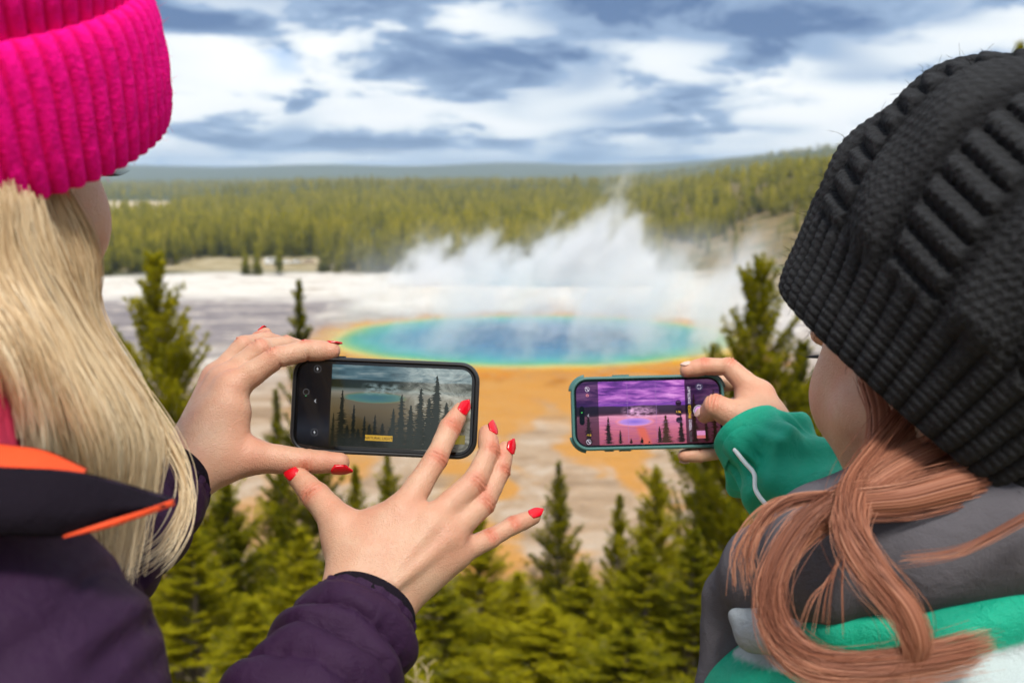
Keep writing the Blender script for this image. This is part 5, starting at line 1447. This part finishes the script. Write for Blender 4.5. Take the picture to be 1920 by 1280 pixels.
ribbon('collar_edge', [PV(118,1004,.435), PV(200,977,.447), PV(262,958,.461), PV(324,936,.482)], [PV(122,1008,.435), PV(200,990,.447), PV(262,970,.461), PV(325,948,.482)], M_ORANGE, per1, .003, bulge=.0012)
ribbon('collar_lining', [PV(-600,820,.58), PV(-500,800,.50), PV(-330,800,.47), PV(-120,815,.465), PV(0,834,.465), PV(80,846,.47), PV(158,880,.472)], [PV(-620,910,.57), PV(-510,905,.485), PV(-330,905,.446), PV(-120,895,.442), PV(0,900,.442), PV(80,905,.448), PV(160,910,.46)], M_ORANGE, per1, .004, bulge=.004)
ribbon('scarf', [PV(-540,690,.58), PV(-460,670,.51), PV(-330,660,.475), PV(-150,670,.470), PV(-20,690,.478), PV(40,740,.50)], [PV(-560,890,.58), PV(-480,885,.51), PV(-330,880,.475), PV(-150,880,.470), PV(0,880,.474), PV(50,880,.49)], M_SCARF, per1, .01, bulge=.012)
lp = per1.location
legs(per1, PV(-330,640,.52)[0], px1.y-.0, GROUND_Z+.80, lp.z, None)

# ================================================================ person in the dark knitted hat
px2 = P(1790, 640, .66)
per2 = empty('person', (px2.x, px2.y, float(terrain(px2.x, px2.y))), 'person in charcoal knitted hat and green jacket with copper hair', 'person', None)
H2 = HeadFrame(P(1752, 642, .70), D(-.17, -.25, .95), CU+CR*.10, 1.0)
neck2 = PV(1790, 965, .715)
B_V, B_F, B_T = [], [], []; off = 0
add_body(*head_mesh(H2, neck2, ear_z=.020)); add_body(*make_hand(H2_F, H2_D, H2_C))
SHL2, SHR2 = PV(1480, 1340, .735), PV(2130, 1350, .66)
ELR2 = PV(1640, 1130, .88); ELL2 = np.array(SHL2)+np.array([-.03, .05, -.27])
v, f = coarse_body(SHL2, SHR2, ELL2, ELL2+np.array([.05, .16, -.12]), ELR2, PV(1486, 900, .925), neck2, None)
add_body(v, f, np.zeros(len(v)))
mesh_obj('body', np.concatenate(B_V), np.concatenate(B_F), M_SKIN2, per2, True, {'tint': np.concatenate(B_T)})
face_parts(H2, per2, (.12, .08, .05))
for k in range(5): n_ = len(H2_F[k][0]); nail(H2_F[k][0][n_-2], H2_F[k][0][n_-1], H2_F[k][1][n_-1], H2_D[k] if k != 4 else d_(-.7, .3, -.3), M_NAIL2, per2, .0105, .0092, .0015)
HC2 = PV(1700, 733, .70); HN2 = D(.60, .74, -.30)
prof2 = [(.097, .016), (.102, .003), (.1065, -.003), (.1115, .003), (.1165, .014), (.122, .030), (.1305, .050), (.1375, .070), (.1425, .095), (.143, .120), (.138, .150), (.126, .178), (.104, .205), (.072, .226), (.036, .238), (.002, .243)]
def disp2(a, s, r_, h_):
    band = np.clip((h_-.050)/.014, 0, 1)
    hem = np.abs(np.cos(a*26+h_*22))**.8
    ph = a*9/(2*np.pi)+h_*1.6; fr_ = ph % 1.0
    lad = np.clip(np.minimum(fr_-.06, .50-fr_)/.05, 0, 1)                      # ladder column
    cab = np.clip(np.minimum((fr_-.52), 1.02-fr_)/.07, 0, 1)                    # plain twisted column
    bars = np.abs(np.sin(h_*190+fr_*2.6+np.floor(ph)*1.3))**.8
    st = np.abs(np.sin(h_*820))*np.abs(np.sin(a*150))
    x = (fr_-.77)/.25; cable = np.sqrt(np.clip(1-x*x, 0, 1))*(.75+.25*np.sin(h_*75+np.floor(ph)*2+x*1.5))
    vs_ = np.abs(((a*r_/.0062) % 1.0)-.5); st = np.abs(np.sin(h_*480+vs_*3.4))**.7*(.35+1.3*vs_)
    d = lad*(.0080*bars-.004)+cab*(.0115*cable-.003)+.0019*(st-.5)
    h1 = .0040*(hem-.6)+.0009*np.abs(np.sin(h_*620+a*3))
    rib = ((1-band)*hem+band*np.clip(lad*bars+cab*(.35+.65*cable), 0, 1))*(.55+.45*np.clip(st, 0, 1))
    return (1-band)*h1+band*d+.0035*np.sin(a*3+h_*30), np.clip(rib, 0, 1)
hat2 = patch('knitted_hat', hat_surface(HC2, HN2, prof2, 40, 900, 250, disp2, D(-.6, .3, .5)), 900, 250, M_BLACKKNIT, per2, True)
def hat_fuzz(o_, n, ln, rad_, mat, parent, seed):
    me = o_.data; off_ = np.array(parent.location); r = np.random.default_rng(seed); mb = MB()
    for k in r.integers(len(me.vertices), size=n):
        vv = me.vertices[int(k)]; p = np.array(vv.co)+off_; nn = np.array(vv.normal)+r.normal(0, .7, 3); L = ln*r.uniform(.4, 1.3)
        mb.tube([p, p+nn*L*.5, p+nn*L+r.normal(0, .3*L, 3)], [rad_, rad_, rad_*.5], 3, False)
    return mb.build('wool_fuzz', mat, parent)
hat_fuzz(hat2, 1500, .0045, .00014, M_BLACKKNIT, per2, 3); hat_fuzz(hat1, 1200, .0028, .00012, M_PINK, per1, 4)
fl = np.array(CF)
cA = [PV(1690,770,.640), PV(1640,840,.625), PV(1594,910,.605), PV(1584,985,.585), PV(1620,1060,.572), PV(1675,1120,.565), PV(1712,1180,.562), PV(1704,1235,.57), PV(1660,1258,.58)]
cA2 = [PV(1712,800,.632), PV(1660,865,.618), PV(1612,930,.600), PV(1610,1000,.582), PV(1652,1075,.568), PV(1702,1140,.560), PV(1724,1200,.560), PV(1716,1245,.568), PV(1680,1262,.578)]
cB = [PV(1612,905,.612), PV(1560,945,.602), PV(1502,990,.595), PV(1457,1060,.588), PV(1440,1125,.583), PV(1454,1190,.578), PV(1497,1236,.572), PV(1560,1258,.568), PV(1650,1256,.566), PV(1750,1240,.57), PV(1830,1222,.578)]
cC = [PV(1880,890,.605), PV(1780,915,.598), PV(1700,935,.597), PV(1610,945,.602), PV(1545,968,.603), PV(1494,1005,.600), PV(1460,1062,.594), PV(1448,1120,.590)]
cC2 = [PV(1800,838,.63), PV(1710,880,.614), PV(1650,915,.606), PV(1610,955,.600), PV(1603,1005,.590), PV(1628,1058,.580), PV(1668,1105,.572)]
cD = [PV(1600,930,.605), PV(1530,932,.605), PV(1465,945,.605), PV(1420,985,.605), PV(1396,1040,.605), PV(1400,1095,.605)]
cE = [PV(2000,925,.55), PV(1900,985,.545), PV(1800,1035,.545), PV(1690,1052,.55)]
cF = [PV(1640,700,.668), PV(1656,770,.652), PV(1650,845,.632), PV(1615,915,.612)]
cG = [PV(1765,790,.650), PV(1720,850,.632), PV(1680,900,.617), PV(1615,938,.608), PV(1555,965,.604), PV(1505,1005,.600), PV(1468,1062,.594), PV(1450,1125,.588)]
for gd, rd, sd__ in ((cA, lambda w: .0042+.0022*np.sin(np.pi*w), 1), (cA2, lambda w: .0036+.0018*np.sin(np.pi*w), 2), (cB, lambda w: (.0038+.0013*np.sin(np.pi*w))*np.clip((1.0-w)/.3, .2, 1), 3), (cC, lambda w: .0095-.006*w, 4), (cC2, lambda w: .0100-.006*w, 5), (cF, lambda w: .0115-.003*w, 6), (cG, lambda w: .0115-.0075*w, 7)): hair_core('hair_lock', gd, rd, M_AUBURN, per2, sd__)
strands('hair', [cA, cA2], 1300, .00017, M_AUBURN, per2, lambda s: .0036+.0026*np.sin(np.pi*s), 21, 40, 10, flat=fl)
strands('hair', [cB], 1100, .00017, M_AUBURN, per2, lambda s: .0040+.0010*np.sin(np.pi*s)+.003*s**3, 22, 46, 12, flat=fl)
strands('hair', [cC], 550, .00017, M_AUBURN, per2, lambda s: .0085-.0050*s, 23, 34, 10, flat=fl)
strands('hair', [cC2], 550, .00017, M_AUBURN, per2, lambda s: .0085-.0050*s, 33, 34, 10, flat=fl)
strands('hair', [cG], 450, .00017, M_AUBURN, per2, lambda s: .0090-.0055*s, 34, 34, 10, flat=fl)
strands('hair', [cF], 600, .00017, M_AUBURN, per2, lambda s: .0075-.0030*s, 26, 26, 9, flat=fl)
strands('loose_hair', [cA], 22, .00013, M_AUBURN, per2, .012, 29, 40, 9)
strands('loose_hair', [cB], 22, .00013, M_AUBURN, per2, .011, 30, 40, 9)
strands('loose_hair', [cD], 80, .00024, M_AUBURN, per2, lambda s: .002+.006*s, 24, 26, 6)
strands('loose_hair', [cE], 24, .0002, M_AUBURN, per2, .0030, 25, 20, 5)
strands('loose_hair', [[PV(1600,990,.58), PV(1602,1080,.57), PV(1614,1190,.57)], [PV(1560,1080,.58), PV(1520,1120,.58), PV(1490,1190,.58)]], 16, .0002, M_AUBURN, per2, .002, 27, 16, 3)
# grey fleece hood bunched round the neck
lo, hi = bounds([PV(1330, 1080, .76), PV(2150, 900, .5), PV(1340, 1330, .76), PV(2150, 1250, .56)], .09)
s = SDF(lo, hi, .0045)
hood = [PV(1440,1072,.715), PV(1560,1040,.670), PV(1700,1008,.650), PV(1860,985,.640), PV(2080,980,.63)]
s.chain(hood, [.036, .043, .046, .046, .046], .02)
s.chain([PV(1470,1100,.70), PV(1640,1070,.655), PV(1800,1040,.635), PV(2000,1020,.625)], [.018, .023, .026, .028], .004)
s.chain([PV(1500,1010,.69), PV(1640,985,.655), PV(1800,960,.64)], [.022, .030, .034], .008)
s.chain([PV(1400,1105,.735), PV(1372,1120,.745), PV(1362,1180,.745), PV(1356,1300,.74), PV(1350,1420,.74)], [.024, .022, .019, .022, .028], .006)
s.chain([PV(1395,1085,.735), PV(1440,1075,.72)], [.022, .030], .01); s.chain([PV(1380,1150,.75), PV(1420,1230,.74), PV(1430,1350,.74)], [.018, .022, .03], .006)
cloth_mesh('fleece_hood', s, M_FLEECE, per2, ((.0075, 24, 13), (.0034, 58, 17), (.0012, 140, 19)), it=2)
# green jacket
lo, hi = bounds([PV(1420, 1200, .74), PV(2260, 1200, .55), PV(1700, 2300, .6)], .14)
s = SDF(lo, hi, .0045)
s.chain([PV(1470,1330,.735), PV(1620,1330,.700), PV(1800,1335,.68), PV(2000,1335,.665), PV(2180,1360,.66)], [.055, .066, .076, .084, .080], .03)
s.cone(PV(1800,1440,.70), PV(1800,2300,.70), .13, .15, .05); s.cone(SHL2, ELL2, .062, .055, .03)
s.cone(PV(1540,1190,.655), PV(1760,1172,.625), .015, .018, .010); s.cone(PV(1760,1172,.625), PV(2000,1140,.61), .018, .020, .010)
def white_panel(v):
    q = (v-np.array(PV(1735,1245,.60)))
    up_ = q @ np.array(CU); rt = q @ np.array(CR)
    a = np.clip((-.006+rt*.34-up_)/.003, 0, 1)*np.clip((rt+.010)/.003, 0, 1)
    u2, v2 = (v-np.array(CAM)) @ np.array(CR), (v-np.array(CAM)) @ np.array(CU); dz_ = (v-np.array(CAM)) @ np.array(CF)
    pl_ = [(1378, 1272), (1440, 1262), (1475, 1258), (1512, 1226), (1552, 1212)]
    pl_ = [((a_-960)/FPX*.66, -(b_-640)/FPX*.66) for a_, b_ in pl_]                     # printed chevron stripe on the yoke
    best = np.full(len(v), 9.0)
    for (ax_, ay_), (bx_, by_) in zip(pl_[:-1], pl_[1:]):
        dx_, dy_ = bx_-ax_, by_-ay_; tt_ = np.clip(((u2-ax_)*dx_+(v2-ay_)*dy_)/(dx_*dx_+dy_*dy_), 0, 1)
        best = np.minimum(best, np.hypot(u2-ax_-tt_*dx_, v2-ay_-tt_*dy_))
    a = np.maximum(a, np.clip((.0055-best)/.002, 0, 1)*(dz_ < .72))
    return {'white': a}
cloth_mesh('jacket', s, M_GREEN, per2, ((.0035, 34, 31), (.0020, 80, 35)), white_panel, 2)
lo, hi = bounds([PV(1370,1140,.73), PV(1500,1220,.63)], .04); s = SDF(lo, hi, .003)
s.chain([PV(1384,1158,.700), PV(1412,1182,.690), PV(1450,1180,.678), PV(1490,1168,.668)], [.010, .015, .014, .010], .006); s.chain([PV(1376,1150,.705), PV(1420,1150,.690)], [.006, .007], .006)
cloth_mesh('jacket_lining', s, fabric('pale grey fabric', (.36, .40, .43), .8, .2, bump=.8), per2, ((.0022, 60, 41), (.0012, 130, 43)), it=1)
slv = [PV(1406,811,.964), PV(1424,832,.956), PV(1464,872,.944), PV(1516,930,.925), PV(1585,1015,.90), PV(1660,1120,.87), PV(1800,1210,.80), PV(2050,1330,.69)]
sleeve('sleeve', slv, [.0355, .0410, .0480, .0530, .0550, .0580, .0620, .0680], M_GREEN, per2, 0, 0, .0070, 14, 150, 220, gather=.0022)
sleeve('cuff_band', [PV(1400,805,.966), PV(1404,811,.9635), PV(1412,822,.959), PV(1424,838,.953)], [.0352, .0368, .0372, .0380], M_GREEN, per2, 0, 0, .0012, 6, 90, 20)
tb = MB(); tb.tube(spline([PV(1377,842,.928), PV(1396,866,.915), PV(1414,888,.902), PV(1417,918,.892), PV(1436,945,.880), PV(1462,968,.872)], 30), .0021, 8); tb.build('white_piping', M_WHITE, per2)
legs(per2, PV(1800,640,.66)[0], px2.y, GROUND_Z+.80, per2.location.z, None)
